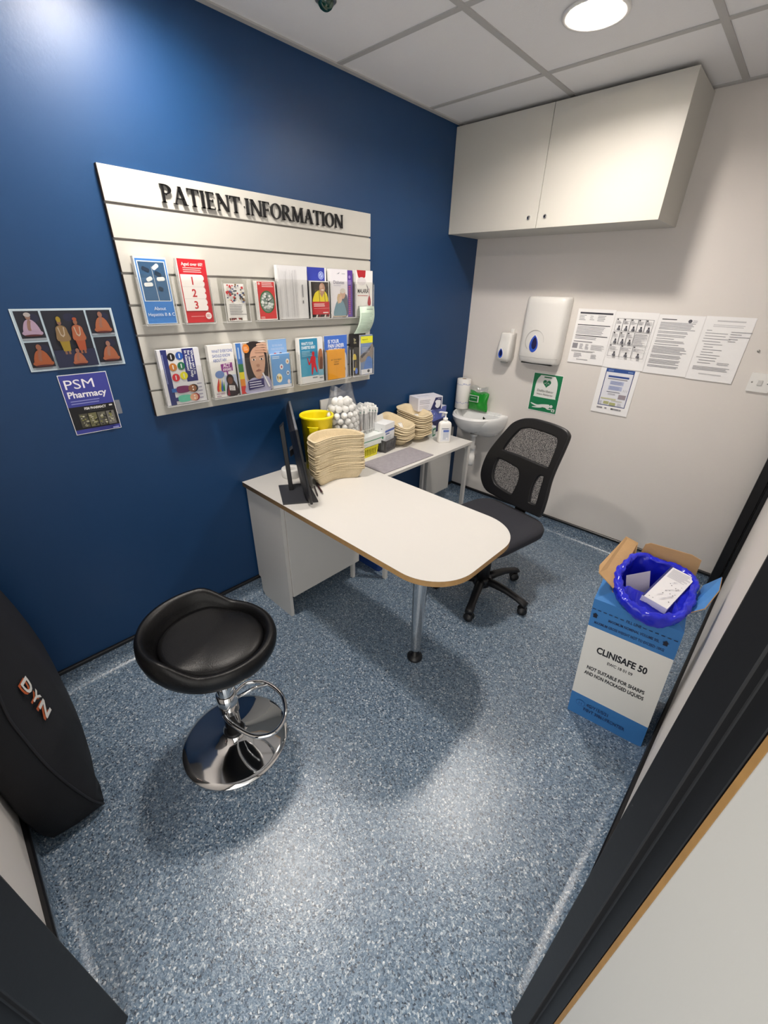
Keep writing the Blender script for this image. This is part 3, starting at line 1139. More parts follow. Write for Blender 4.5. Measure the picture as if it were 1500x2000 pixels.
def d_yellow(s, w, h):
    s.rect(.001, 0, w, h, '#eaa21d')
    s.rect(w * .495, 0, w * .505, h, '#d08e14')
    for i, (l, q) in enumerate([('MY TREATMENT', .58), ('THERAPY', .30), ('RECORD', .28)]):
        s.text(l, w * .5, h * (.64 - .075 * i), .009, '#7a5a1c', 'C', .01, w * q)


def d_blackback(s, w, h):
    s.rect(0, 0, w, h, '#1c1a1b')
    s.text('Sp', w * .18, h * .84, .016, '#c9c39a', 'L', .01)
    s.text('On', w * .18, h * .77, .014, '#c9c39a', 'L', .01)
    s.ell(w * .22, h * .42, .014, .022, '#d8c048')
    s.rect(w * .10, h * .0, w * .42, h * .38, '#201e22')
    s.ell(w * .22, h * .15, .008, .008, '#d8c048')
    s.ell(w * .34, h * .10, .010, .016, '#5a7cd0')
    s.rect(w * .28, h * .18, w * .31, h * .34, '#a8904a')


def d_blackfront(s, w, h):
    s.rect(0, 0, w, h, '#6f86ae')
    s.poly(smooth_poly([(0, h * .50), (w * .6, h * .62), (w, h * .78), (w, h * .40), (w * .5, h * .36), (0, h * .32)], 4), '#8f8378')
    s.poly([(0, h * .48), (w * .9, h * .72), (w * .7, h * .60), (w * .1, h * .42)], '#3a3d49')
    s.poly(smooth_poly([(w * .25, h * .02), (w * .95, h * .05), (w * .9, h * .4), (w * .5, h * .42)], 4), '#4f7cc4')
    s.lines(w * .12, h * .56, w * .78, h * .70, 4, '#c6cede', .3, 6, .3)
    s.rect(w * .02, h * .80, w, h * .97, '#e3e236')
    s.text('vitamin D', w * .12, h * .87, .010, '#57581e', 'L', .02, w * .46)
    s.rect(w * .1, h * .83, w * .7, h * .835, '#8a8a30')
    s.rect(w * .04, 0, w * .98, h * .13, '#dfe0e6')
    s.ell(w * .66, h * .075, .010, .008, '#4a4d55')


def d_slip(s, w, h):
    s.rect(0, 0, w, h, '#c9dccb')
    s.rect(w * .50, h * .89, w * .93, h * .925, '#5e6d63')
    s.lines(w * .06, h * .20, w * .9, h * .84, 15, '#9fb5a4', .4, 5, .3)


leaflet('leaflet', 'blue leaflet About Hepatitis B and C with a signpost picture', -2.142, -2.036, 1.396, 1.604, d_hep)
leaflet('leaflet', 'red leaflet for people over 60 with big numbers 1 2 3', -2.001, -1.894, 1.396, 1.605, d_60)
leaflet('leaflet', 'white leaflet covered in small flags, sunk low in its holder', -1.829, -1.745, 1.396, 1.530, d_flag, .044, .004)
leaflet('leaflet', 'red leaflet with a green ringed clock face', -1.690, -1.600, 1.396, 1.543, d_clock)
leaflet('leaflet', 'thick sheaf of plain white leaflets seen fanned at the edges', -1.583, -1.428, 1.396, 1.604, d_sheaf, .047, .02, '#dcdcde')
leaflet('leaflet', 'royal blue leaflet with a round ring emblem behind the man in yellow', -1.416, -1.306, 1.396, 1.604, d_blueback, .034, .012)
leaflet('leaflet', 'short leaflet with a laughing man in yellow above a red panel', -1.414, -1.303, 1.396, 1.550, d_man, .049, .012)
leaflet('leaflet', 'white leaflet titled Diabetes with two grey haired people', -1.294, -1.186, 1.396, 1.602, d_diab)
leaflet('leaflet', 'narrow purple leaflet edge between Diabetes and MALARIA leaflets', -1.184, -1.145, 1.396, 1.600, d_purple, .040, .015)
leaflet('leaflet', 'white leaflet titled MALARIA with dripping red blood', -1.130, -1.013, 1.396, 1.603, d_mal)
leaflet('leaflet', 'white leaflet turned sideways with six coloured dots and two cartoon people', -2.134, -1.977, 1.105, 1.308, d_king, .049, .02, '#dddde2')
leaflet('leaflet', 'white leaflet about HIV with a purple ACT AWARE box', -1.941, -1.832, 1.105, 1.311, d_hiv)
leaflet('booklet', 'booklet showing a worried child with a hand on the forehead', -1.819, -1.672, 1.105, 1.312, d_child)
leaflet('leaflet', 'tall pale blue cholesterol leaflet behind a shorter blue one', -1.656, -1.559, 1.105, 1.315, d_paleback, .036, .014)
leaflet('leaflet', 'short pale blue leaflet with white circles and a fried egg', -1.657, -1.556, 1.105, 1.255, d_palefront, .049, .010)
leaflet('leaflet', 'teal diabetes risk leaflet with a red human figure', -1.503, -1.390, 1.105, 1.313, d_risk)
leaflet('leaflet', 'half hidden leaflet with a brown picture right of the teal leaflet', -1.388, -1.353, 1.105, 1.312, d_riskside, .044, .016)
leaflet('leaflet', 'blue leaflet headed IS YOUR PAIN UNDER behind a yellow booklet', -1.336, -1.185, 1.105, 1.313, d_pain, .036, .014)
leaflet('booklet', 'plain yellow therapy booklet in front of the blue pain leaflet', -1.330, -1.212, 1.105, 1.248, d_yellow, .049, .010, '#d8951c')
leaflet('leaflet', 'black leaflet standing behind one with a yellow strip', -1.156, -1.050, 1.105, 1.314, d_blackback, .036, .014, '#2a2829')
leaflet('leaflet', 'leaflet with a yellow heading strip and a blue arm picture', -1.100, -1.009, 1.105, 1.306, d_blackfront, .049, .010)

# pale green slip drooping forward between the two rows, far right
b = MB()
w, n = .104, 14
prof = []
for i in range(n + 1):
    t = i / n
    prof.append((.016 + .030 * math.sin(t * 2.6) - .030 * t, .128 * (1 - t) - .128))
vs = []
fs = []
rings = []
for x_, z_ in prof:
    sh = -.028 * (-z_ / .128)
    rings.append((x_, z_, sh))
for off in (0, -.0012):
    for x_, z_, sh in rings:
        vs += [(x_ + off, -w / 2 + sh, z_), (x_ + off, w / 2 + sh, z_)]
k = 2 * (n + 1)
for i in range(n):
    a = 2 * i
    fs.append((a, a + 2, a + 3, a + 1))
    fs.append((k + a, k + a + 1, k + a + 3, k + a + 2))
    fs.append((a, k + a, k + a + 2, a + 2))
    fs.append((a + 1, a + 3, k + a + 3, k + a + 1))
b.add(vs, fs, P('#c9dccb'), True)
for r, c in [(.10, '#6f7e74')] + [(.24 + .055 * q, '#a3b8a8') for q in range(12)]:
    i = r * n
    i0 = min(int(i), n - 1)
    f = i - i0
    X = rings[i0][0] * (1 - f) + rings[i0 + 1][0] * f + .0009
    Z = rings[i0][1] * (1 - f) + rings[i0 + 1][1] * f
    S = rings[i0][2] * (1 - f) + rings[i0 + 1][2] * f
    a0, a1 = (-.004, .04) if r < .2 else (-.044, .030 + .012 * math.sin(r * 90))
    b.add([(X, a0 + S, Z - .0016), (X, a1 + S, Z - .0016), (X, a1 + S, Z + .0016), (X, a0 + S, Z + .0016)], [(0, 1, 2, 3)], P(c))
o = b.build('paper_slip', None, (.047, -1.066, 1.443), fixn=False)
tag(o, 'pale green printed slip drooping in front of the MALARIA leaflet', 'slip')

# ------------------------------------------------------------------ notices on the blue wall
M_LAMINATE = mat('laminated_print', '#c3d2da', .12, spec=.6)


def wall_sheet(name, label, cat, O, U, V, w, h, draw, th=.0012, paper='#e9e8e6', m=None, group=None):
    U, V = Vector(U).normalized(), Vector(V).normalized()
    N = U.cross(V)
    M = Matrix((U, V, N)).transposed().to_4x4()
    M.translation = Vector(O) + N * .0006
    b = MB()
    b.box(0, w, 0, h, 0, th, m or P(paper, .55))
    s = Sheet(b, (0, 0, th), (1, 0, 0), (0, 1, 0))
    draw(s, w, h)
    o = b.build(name, None, M=M, fixn=False)
    return tag(o, label, cat, group)


def d_collage(s, w, h):
    s.poly(rrect(.003, .003, w - .003, h - .003, .003), '#a8bac5')
    mid = h * .50
    cols = [(.008, .070), (.076, .192), (.198, w - .008)]
    for (x0, x1), rows in zip(cols, [((.006, mid - .004), (mid + .002, h - .006)), ((.006, h - .006),), ((.006, mid + .002), (mid + .008, h - .006))]):
        for z0, z1 in rows:
            s.rect(x0, z0, x1, z1, '#191c28')
            s.ell((x0 + x1) / 2 + .012, z1 - .020, .016, .012, '#1d2038')
            s.rect(x0, z0, x1, z0 + .006, '#8b929b')
    figure(s, .039, .105, .058, '#a08aa0', '#84665a', '#a09a98')
    figure(s, .040, .015, .060, '#96502e', '#8a5844')
    figure(s, .235, .107, .058, '#98583a', '#865c4c')
    figure(s, .236, .016, .058, '#98583c', '#8c6454')
    # centre: two standing figures and one sitting, simplified
    s.rect(.076, .006, .192, .060, '#222640')
    for cx, robe, low, top, sk in ((.114, '#7c6444', '#8c7626', '#907a26', '#7a5848'), (.158, '#98563a', '#98482c', '#94462a', '#845640')):
        s.rect(cx - .008, .046, cx - .002, .058, sk)
        s.rect(cx + .002, .046, cx + .008, .058, sk)
        s.poly([(cx - .010, .056), (cx + .010, .056), (cx + .014, .092), (cx - .014, .092)], low)
        s.poly(smooth_poly([(cx - .017, .088), (cx + .017, .088), (cx + .016, .112), (cx + .013, .128), (cx, .134), (cx - .013, .128), (cx - .016, .112)], 3), robe)
        s.ell(cx, .142, .0058, .0078, sk)
        s.ell(cx, .151, .0062, .0085 if cx < .13 else .005, top)
        s.poly([(cx - .009, .128), (cx - .006, .104), (cx, .098), (cx + .006, .104), (cx + .009, .128), (cx + .006, .128), (cx + .004, .108), (cx, .103), (cx - .004, .108), (cx - .006, .128)], '#a89a88')
    figure(s, .140, .012, .046, '#9a5a40', '#865c4c')


def d_flyer(s, w, h):
    s.rect(.002, .002, w - .002, h - .002, '#3a3f93')
    s.rect(.002, h * .08, w - .002, h * .47, '#101014')
    s.text('PSM', .012, h * .765, .044, '#eceaf0', 'L', 0, .086)
    s.text('Pharmacy', .012, h * .62, .030, '#eceaf0', 'L', .025, .117)
    s.lines(.014, h * .50, .104, h * .585, 2, '#8d91cc', .35, 3, .12)
    s.text('PSM PHARMACY', w * .56, h * .405, .012, '#e6e4e0', 'C', .03, .068)
    s.rect(w * .86, h * .42, w * .93, h * .445, '#d8d6d0')
    s.rect(w * .40, h * .375, w * .70, h * .38, '#4a4a50')
    r = random.Random(11)
    for k in range(4):
        x0 = w * (.17 + .19 * k)
        s.rect(x0, h * .11, x0 + w * .175, h * .345, ['#4e4c40', '#6c6a4a', '#5a584e', '#6e6c66'][k])
        for q in range(16):
            x, z = x0 + r.uniform(.05, .8) * w * .17, h * r.uniform(.12, .32)
            s.rect(x, z, min(x + r.uniform(.003, .009), x0 + w * .175), z + r.uniform(.002, .006), r.choice(['#a8a48c', '#2a2926', '#7d7b6a', '#c3bfa6', '#3a3936', '#8f8f4a']))
    s.rect(w * .80, h * .03, w * .93, h * .055, '#8d91cc')


wall_sheet('photo_collage', 'laminated collage of robed figures in five panels on the blue wall', 'poster', (0, -2.508, 1.266), (0, 1, 0.0), (0, 0, 1), .276, .182, d_collage, .0014, m=M_LAMINATE)
wall_sheet('flyer', 'blue and black pharmacy flyer on the blue wall, below the collage', 'flyer', (0, -2.446, 1.044), (0, 1, 0.0), (0, 0, 1), .145, .204, d_flyer)
b = MB()
b.box(0, .0006, 0, .016, 0, .05, clear('sticky_tape', '#e8eef4', .1, .25, .10))
tag(b.build('sticky_tape', None, (.0008, -2.300, 1.095)), 'strip of clear sticky tape at the right edge of the blue flyer', 'tape')

# ================================================================== WALL CUPBOARD
CD, CZ, CX = .3272, 1.8173, 1.1179
cup = thing('wall_cupboard', 'white two door wall cupboard under the ceiling on the back wall', 'cupboard', (CX / 2, 0, CZ))
ci = Matrix.Translation(-Vector(cup.location))
b = MB()
b.box(.001, CX - .001, -CD + .019, -.001, CZ + .001, H - .012, M_CUP, ci)
b.build('carcass', cup, bevel=.0015)
SPLIT = .551
for i, (x0, x1, kx) in enumerate(((.002, SPLIT - .0012, .505), (SPLIT + .0012, CX, .594))):
    b = MB()
    b.box(x0, x1, -CD, -CD + .018, CZ, H - .012, M_CUP, ci)
    d = b.build('door', cup, bevel=.0012)
    b = MB()
    R = Matrix.Translation(Vector((kx, -CD, CZ + .048)) - Vector(cup.location)) @ Matrix.Rotation(math.radians(90), 4, 'X')
    b.lathe([(.0, .004), (.0085, .004), (.0095, .003), (.0095, 0)], M_CHROME, 24, R)
    b.box(-.0014, .0014, -.005, .005, .0042, .0046, M_BLACKPL, R)
    b.lathe([(.0035, .0041), (.0035, .0044), (.0001, .0044)], M_BLACKPL, 12, R)
    b.build('lock', d)

# ================================================================== DISPENSERS ON THE BACK WALL
M_TEAR1 = mat('blue_window_plastic', '#2f55c0', .1, spec=.6)
M_TEAR2 = mat('dark_blue_window_plastic', '#141a4c', .1, spec=.6)
M_DISP = mat('dispenser_white', '#e2e0dc', .28, var=.02, vscale=9)
M_DISPSEAM = mat('dispenser_seam_grey', '#bdbbb7', .4)


def tear(h, w, n=20):
    """teardrop with its point up, centred"""
    pts = []
    for i in range(2 * n):
        a = math.pi * (i / n) - math.pi / 2
        y = math.sin(a)
        k = 1.0 if y < 0 else (1 - y) ** .35 * (1 + .35 * y) if y < 1 else 0
        pts.append((w * math.cos(a) * k, h * (y * (.40 if y < 0 else .60))))
    return pts


def raised(b, pts, cx, cz, y, th, m, iv):
    n = len(pts)
    vs = [(cx + p, y, cz + q) for p, q in pts] + [(cx + p * .92, y - th, cz + q * .92) for p, q in pts]
    b.add(vs, [tuple(range(n, 2 * n))] + [(i, (i + 1) % n, n + (i + 1) % n, n + i) for i in range(n)], m, False, iv)


# paper towel dispenser: bowed front
t = thing('towel_dispenser', 'large white paper towel dispenser with blue teardrop window on back wall', 'dispenser', (.575, 0, 1.125))
iv = Matrix.Translation(-Vector(t.location))
X0, X1 = .447, .703


def bow(x, k):
    u = (x - (X0 + X1) / 2) / ((X1 - X0) / 2)
    return k * (1 - u * u)


b = MB()
rings = []
for z, dep, ins in [(1.128, .060, .010), (1.136, .084, .004), (1.165, .094, .0), (1.20, .097, 0), (1.46, .090, 0), (1.490, .086, .0), (1.502, .078, .004), (1.506, .066, .010)]:
    ring = [(X0 + ins, 0, z)]
    for i in range(19):
        u = i / 18
        x = X0 + ins + (X1 - X0 - 2 * ins) * u
        e = min(u, 1 - u)
        rd = .014 * (1 - min(1, e / .05)) ** 2
        ring.append((x, -(dep - .012 + bow(x, .022) - rd), z))
    ring.append((X1 - ins, 0, z))
    rings.append(ring)
b.loft(rings, M_DISP, True, True, True, iv)
body = b.build('cover', t, bevel=.003)
b = MB()
for z0, z1 in ((1.158, 1.1595),):
    pass
yb = -(.0958 - .012 + bow(.562, .022)) - .0006
raised(b, tear(.108, .031), .553, 1.236, yb + .001, .0012, M_WHITEPL, iv)
raised(b, tear(.100, .0275), .553, 1.236, yb, .0012, M_TEAR1, iv)
raised(b, tear(.072, .0165), .556, 1.243, yb - .0008, .0012, M_TEAR2, iv)
b.build('window', t)
b = MB()
b.tube([(.553 + .058 * math.cos(a), yb + .001 + .0025 * abs(math.cos(a)), 1.262 + .062 * math.sin(a)) for a in [math.radians(v) for v in range(-50, 231, 10)]], .0011, M_DISPSEAM, 6, False, iv)
for z in (1.1665,):
    b.tube([(X0 + (X1 - X0) * i / 18, -(.0945 - .012 + bow(X0 + (X1 - X0) * i / 18, .022) - .014 * (1 - min(1, min(i, 18 - i) / .9)) ** 2) + .0002, z) for i in range(19)], .0010, M_DISPSEAM, 6, False, iv)
b.build('seam', t)
b = MB()
b.box(.475, .675, -.075, -.018, 1.1255, 1.131, M_BLACKPL, iv)
b.box(.50, .65, -.070, -.03, 1.1215, 1.1265, P('#f0efec', .8), iv)
b.build('paper_slot', t)

# soap dispenser
t = thing('soap_dispenser', 'small white soap dispenser with blue teardrop, left of the towel dispenser', 'dispenser', (.335, 0, 1.105))
iv = Matrix.Translation(-Vector(t.location))
b = MB()
rings = []
for z, dep, w, in [(1.112, .050, .032), (1.118, .066, .042), (1.135, .076, .0465), (1.19, .078, .047), (1.225, .070, .0455), (1.26, .064, .0445), (1.282, .062, .0435), (1.290, .056, .040)]:
    ring = [(.335 - w, 0, z)]
    for i in range(15):
        u = i / 14
        x = .335 - w + 2 * w * u
        e = min(u, 1 - u)
        ring.append((x, -(dep - .012 * (1 - min(1, e / .12)) ** 2 + .004 * (1 - (2 * u - 1) ** 2)), z))
    ring.append((.335 + w, 0, z))
    rings.append(ring)
b.loft(rings, M_DISP, True, True, True, iv)
b.build('cover', t)
b = MB()
yb = -.0826
raised(b, tear(.068, .0190), .325, 1.160, yb + .0005, .0012, M_WHITEPL, iv)
raised(b, tear(.062, .0165), .325, 1.160, yb, .0012, M_TEAR1, iv)
raised(b, tear(.044, .0100), .326, 1.164, yb - .0008, .0012, M_TEAR2, iv)
b.build('window', t)
b = MB()
b.box(.315, .355, -.050, -.020, 1.100, 1.113, mat('push_grey', '#a9a8a6', .4), iv)
b.build('nozzle', t, bevel=.004)
b = MB()
b.box(.337, .362, -.012, -.0006, 1.286, 1.312, M_WHITEPL, iv)
b.build('bracket', t, bevel=.003)


# ================================================================== NOTICES ON THE BACK WALL
INK = '#8b8a90'
DK = '#2b2b33'


def d_form(s, w, h):
    s.rect(.014, h - .026, w - .012, h - .017, '#3a3a44')
    s.lines(.014, h - .062, .055, h - .030, 4, INK, .35, 1)
    s.lines(.075, h - .060, .100, h - .032, 3, '#a3a2a6', .35, 2)
    s.lines(.118, h - .062, .165, h - .030, 4, INK, .35, 3)
    for y in (.082, .139):
        s.rect(.014, h - y - .004, w - .012, h - y, DK)
    s.lines(.014, h - .134, w - .014, h - .090, 6, '#9a98a0', .4, 5, .2)
    s.lines(.014, h - .162, w - .014, h - .146, 2, '#9a98a0', .4, 6, .4)
    s.lines(.012, h - .180, .14, h - .168, 1, INK, .4, 6, .2)
    s.rect(.010, h - .212, .040, h - .184, '#8f8e95')
    for x in (.052, .085):
        s.lines(x, h - .215, x + .022, h - .184, 5, INK, .4, x * 100)
    s.lines(.118, h - .216, w - .012, h - .186, 6, INK, .3, 7)
    s.lines(.010, h - .232, .15, h - .222, 2, DK, .3, 8, .1)
    s.lines(.03, h - .262, .08, h - .236, 4, '#9a98a0', .35, 9)
    s.lines(.13, h - .262, .165, h - .238, 4, INK, .35, 10)
    s.lines(.05, h - .276, .13, h - .268, 1, '#a3a2a6', .4, 9)


def d_panels(s, w, h):
    def cell(x0, y0, x1, y1, fig, seed, big=False):
        x0, x1 = .012 + (w - .026) * x0, .012 + (w - .026) * x1
        y0, y1 = h * .215 + h * .67 * y0, h * .215 + h * .67 * y1
        q = '#4a4a50'
        t = .0013
        for a in ((x0, y0, x1, y0 + t), (x0, y1 - t, x1, y1), (x0, y0, x0 + t, y1), (x1 - t, y0, x1, y1)):
            s.rect(*a, q)
        if fig is None:
            s.lines(x0 + .005, y0 + .006, x1 - .005, y1 - .005, 11, INK, .4, seed, .5)
            return
        hh = y1 - y0
        s.ell(x0 + .007, y1 - .006, .0038, .0038, DK, 10)
        s.lines(x0 + .004, y0 + hh * .55, x1 - .004, y1 - .012, 5, INK, .4, seed, .5)
        cx = (x0 + x1) / 2 + .003
        s.ell(cx, y0 + hh * .34, .0045, .0055, DK, 10)
        s.poly(smooth_poly([(cx - .008, y0 + .004), (cx + .006, y0 + .003), (cx + .007, y0 + hh * .2), (cx + .001, y0 + hh * .32), (cx - .006, y0 + hh * .22)], 3), '#6a6a72')
        s.ell(cx + .006, y0 + .006, .003, .003, DK, 8)
    for k in range(4):
        cell(.2 * k, .68, .2 * k + .2, 1, 1, k)
    cell(.8, .68, 1, 1, 1, 8)
    for k in range(3):
        cell(.2 * k, .34, .2 * k + .2, .66, 1, 10 + k)
    cell(.6, .34, 1, .66, None, 4)
    for k in range(3):
        cell(k / 3, 0, (k + 1) / 3, .32, 1, 20 + k)


def d_letter(s, w, h):
    s.rect(.018, h - .024, .085, h - .020, DK)
    s.ell(w - .060, h - .026, .0085, .0085, '#54545c')
    s.lines(w - .048, h - .033, w - .020, h - .020, 2, '#9a98a0', .35, 2)
    y = h - .034
    for k, (n, e) in enumerate([(6, .05), (2, .35), (2, .2), (1, .8), (2, .35), (1, .6), (6, .12), (3, .15), (4, .12), (2, .1)]):
        ww = (w - .036) * (1 - e * .5)
        s.lines(.016 - .002 * (k > 5), y - n * .0062, .016 + ww, y, n, INK, .42, k + 3, .22)
        y -= n * .0062 + .0048
    return


def d_pale(s, w, h):
    s.lines(.05, h - .026, w - .030, h - .014, 1, '#c6c5c7', .5, 2, .05)
    s.lines(.04, h - .048, w - .030, h - .034, 2, '#c6c5c7', .4, 3, .1)
    y = h - .062
    for k, (x0, L) in enumerate([(.02, .022), (.018, .092), (.020, .085), (.018, .11), None and 0 or (.017, .075), (.028, .076), (.030, .04), (.030, .08), (.028, .05), (.028, .082), (.016, .085), (.030, .07), (.028, .055)]):
        s.rect(x0, y - .0022, x0 + L, y, '#807f85')
        y -= .0125
    for k in range(5):
        s.rect(.12, h - .066 - .0105 * k, .12 + [.082, .044, .078, .036, .03][k], h - .064 - .0105 * k, '#807f85')
    s.lines(.016, h - .248, w - .02, h - .228, 3, INK, .35, 3, .25)
    s.lines(.05, h - .268, w - .05, h - .262, 1, '#b5b4b8', .4, 3, .1)
    s.lines(.11, h - .218, .16, h - .204, 2, '#b5b4b8', .4, 3, .1)


def d_blueposter(s, w, h):
    x0, x1, y0, y1 = .030, .182, .045, .255
    s.rect(x0, y0, x1, y1, '#2a3a78')
    s.rect(x0 + .004, y0 + .004, x1 - .004, y1 - .004, '#e6e7ee')
    s.rect(x0, y1 - .020, x1, y1, '#2c4f96')
    s.lines(x0 + .012, y1 - .016, x0 + .055, y1 - .006, 2, '#9fb2d6', .4, 2)
    s.rect(x1 - .035, y1 - .014, x1 - .008, y1 - .008, '#7f97c6')
    s.rect(.050, y1 - .048, .162, y1 - .038, '#2f4c94')
    s.lines(.050, y1 - .060, .162, y1 - .052, 1, INK, .6, 2, .05)
    s.rect(.068, y1 - .088, .142, y1 - .066, '#b9c0da')
    s.rect(.066, y1 - .118, .140, y1 - .094, '#b4bcd8')
    s.lines(.072, y1 - .116, .136, y1 - .096, 4, '#6f7cae', .3, 3)
    s.lines(.072, y1 - .086, .138, y1 - .068, 3, '#6f7cae', .3, 4)
    s.rect(.062, y1 - .130, .135, y1 - .127, '#5f6272')
    for k in range(3):
        s.rect(.150 + .009 * k, y1 - .120, .1512 + .009 * k, y1 - .108, '#77757c')
    s.lines(.072, y1 - .146, .115, y1 - .135, 2, INK, .3, 4)
    s.rect(.132, y1 - .162, .172, y1 - .138, '#9d939b')
    s.rect(.040, y1 - .172, .124, y1 - .165, '#c9c9a0')
    s.rect(.100, y1 - .178, .160, y1 - .173, '#cfcdc0')
    s.rect(.060, y1 - .200, .090, y1 - .184, '#b4b482')
    s.rect(.094, y1 - .204, .128, y1 - .188, '#aeb07c')
    s.lines(.036, y1 - .204, .056, y1 - .184, 4, INK, .25, 5)
    s.lines(.138, y1 - .204, .166, y1 - .186, 4, INK, .25, 6)
    for x, c in ((.03, INK), (.075, '#8f8d92'), (.110, '#2a2a34'), (.122, INK), (.155, '#9b989c')):
        s.rect(x, .028, x + (.032 if c == INK else .012), .035, c)


def d_defib(s, w, h):
    s.rect(.003, .003, w - .003, h - .003, '#0f7a4c')
    m = '#e6e7e3'
    s.poly(smooth_poly([(.030, h * .38), (w - .030, h * .38), (w - .024, h * .42), (w - .026, h * .76), (w - .046, h * .93), (w - .060, h - .012), (.060, h - .012), (.046, h * .93), (.026, h * .76), (.024, h * .42)], 4), m)
    s.poly(rrect(w * .37, h * .895, w * .63, h * .925, .004), '#0f7a4c')
    hp = []
    for i in range(40):
        a = 2 * math.pi * i / 40
        hp.append((w * .5 + .00165 * 16 * math.sin(a) ** 3, h * .755 + .0017 * (13 * math.cos(a) - 5 * math.cos(2 * a) - 2 * math.cos(3 * a) - math.cos(4 * a))))
    s.poly(hp, '#0f6b45')
    z = [(-.018, 0), (-.008, 0), (-.004, .010), (.001, -.012), (.006, .008), (.009, 0), (.018, 0)]
    for (a, c), (d, e) in zip(z[:-1], z[1:]):
        s.poly([(w * .5 + a, h * .755 + c - .0012), (w * .5 + d, h * .755 + e - .0012), (w * .5 + d, h * .755 + e + .0012), (w * .5 + a, h * .755 + c + .0012)], m)
    s.text('Defibrillator', w * .5, h * .525, .021, '#2f3a36', 'C', 0, w * .56)
    s.text('Heart Restarter', w * .5, h * .445, .0155, '#3a4642', 'C', 0, w * .56)
    # lying person
    s.ell(w * .80, h * .185, .010, .010, m)
    s.poly(smooth_poly([(w * .74, h * .20), (w * .70, h * .225), (w * .48, h * .205), (w * .30, h * .175), (w * .10, h * .205), (w * .085, h * .18), (w * .28, h * .130), (w * .46, h * .130), (w * .70, h * .125), (w * .75, h * .15)], 4), m)
    s.poly(smooth_poly([(w * .46, h * .13), (w * .30, h * .125), (w * .16, h * .105), (w * .15, h * .085), (w * .32, h * .09), (w * .48, h * .115)], 3), m)
    s.poly(smooth_poly([(w * .60, h * .135), (w * .70, h * .09), (w * .82, h * .10), (w * .82, h * .115), (w * .72, h * .115), (w * .66, h * .145)], 3), m)
    s.poly(rrect(w * .83, h * .05, w * .94, h * .125, .003), m)
    s.ell(w * .885, h * .085, .005, .005, '#0f6b45')


for nm, lb, ct, x, z, w, h, dr in [
    ('notice', 'white A4 form with black heading bars, leftmost sheet on the back wall', 'notice', .742, 1.155, .207, .294, d_form),
    ('notice', 'white A4 sheet with a grid of small picture panels', 'notice', .950, 1.152, .213, .292, d_panels),
    ('notice', 'white A4 letter full of text with a small round emblem at top right', 'notice', 1.164, 1.150, .205, .290, d_letter),
    ('notice', 'white A4 sheet with sparse faint text, nearest the light switch', 'notice', 1.370, 1.146, .198, .297, d_pale),
    ('notice', 'white sheet with blue framed poster under the picture panel sheet', 'notice', .948, .893, .205, .290, d_blueposter),
    ('defibrillator_sign', 'green and white Defibrillator sign below the towel dispenser', 'sign', .546, .824, .195, .243, d_defib),
]:
    o = wall_sheet(nm, lb, ct, (x, -.004 if nm == 'notice' else 0, z), (1, 0, 0.0), (0, .0125 if nm == 'notice' else 0, 1), w, h, dr, .0006 if nm == 'notice' else .002, paper='#f3f2f2')
    if nm == 'notice':
        o['group'] = 'printed sheets on the back wall'

t = thing('light_switch', 'white single light switch on the back wall right of the sheets', 'switch', (1.674, 0, 1.168))
b = MB()
b.prism(rrect(-.043, -.043, .043, .043, .004), .0006, .009, M_WHITEPL, Matrix.Rotation(math.radians(90), 4, 'X'))
b.build('plate', t, bevel=.0015)
b = MB()
b.box(-.0095, .0095, -.0125, -.008, -.012, .012, mat('switch_grey', '#cfcecb', .35))
b.build('rocker', t, bevel=.0015)
for sx in (-.030, .030):
    b = MB()
    b.lathe([(.0035, .0089), (.0035, .0098), (.0001, .0100)], M_STEEL, 12, Matrix.Translation((sx, 0, 0)) @ Matrix.Rotation(math.radians(90), 4, 'X'))
    b.build('screw', t)
b = MB()
b.lathe([(.006, .0006), (.006, .003), (.004, .006), (.0001, .006)], M_STEEL, 14, Matrix.Rotation(math.radians(90), 4, 'X'))
tag(b.build('wall_fixing', None, (1.620, 0, 1.305)), 'tiny grey screw head in the back wall above the light switch', 'screw')
# double socket low behind the cotton wool bag
t = thing('wall_socket', 'white wall socket on the blue wall behind the bag of cotton wool', 'socket', (0, -1.312, .955))
b = MB()
b.prism(rrect(-.043, -.043, .043, .043, .004), .0006, .009, M_WHITEPL, Matrix.Rotation(math.radians(90), 4, 'Z') @ Matrix.Rotation(math.radians(90), 4, 'X'))
b.build('plate', t, bevel=.0015)

# ================================================================== WASH BASIN
t = thing('wash_basin', 'small white ceramic wash basin in the corner on the back wall', 'basin', (.225, 0, .56))
iv = Matrix.Translation(-Vector(t.location))


def dring(z, x0, x1, dep, n=36, yb=-.001, k=2.3):
    """D-shaped ring: flat along the wall, rounded to the front"""
    cx, rx = (x0 + x1) / 2, (x1 - x0) / 2
    out = []
    for i in range(n + 1):
        a = math.pi * i / n
        c, s_ = math.cos(a), math.sin(a)
        out.append((cx + rx * math.copysign(abs(c) ** (2 / k), c), yb - (dep - .001) * abs(s_) ** (2 / k), z))
    return out


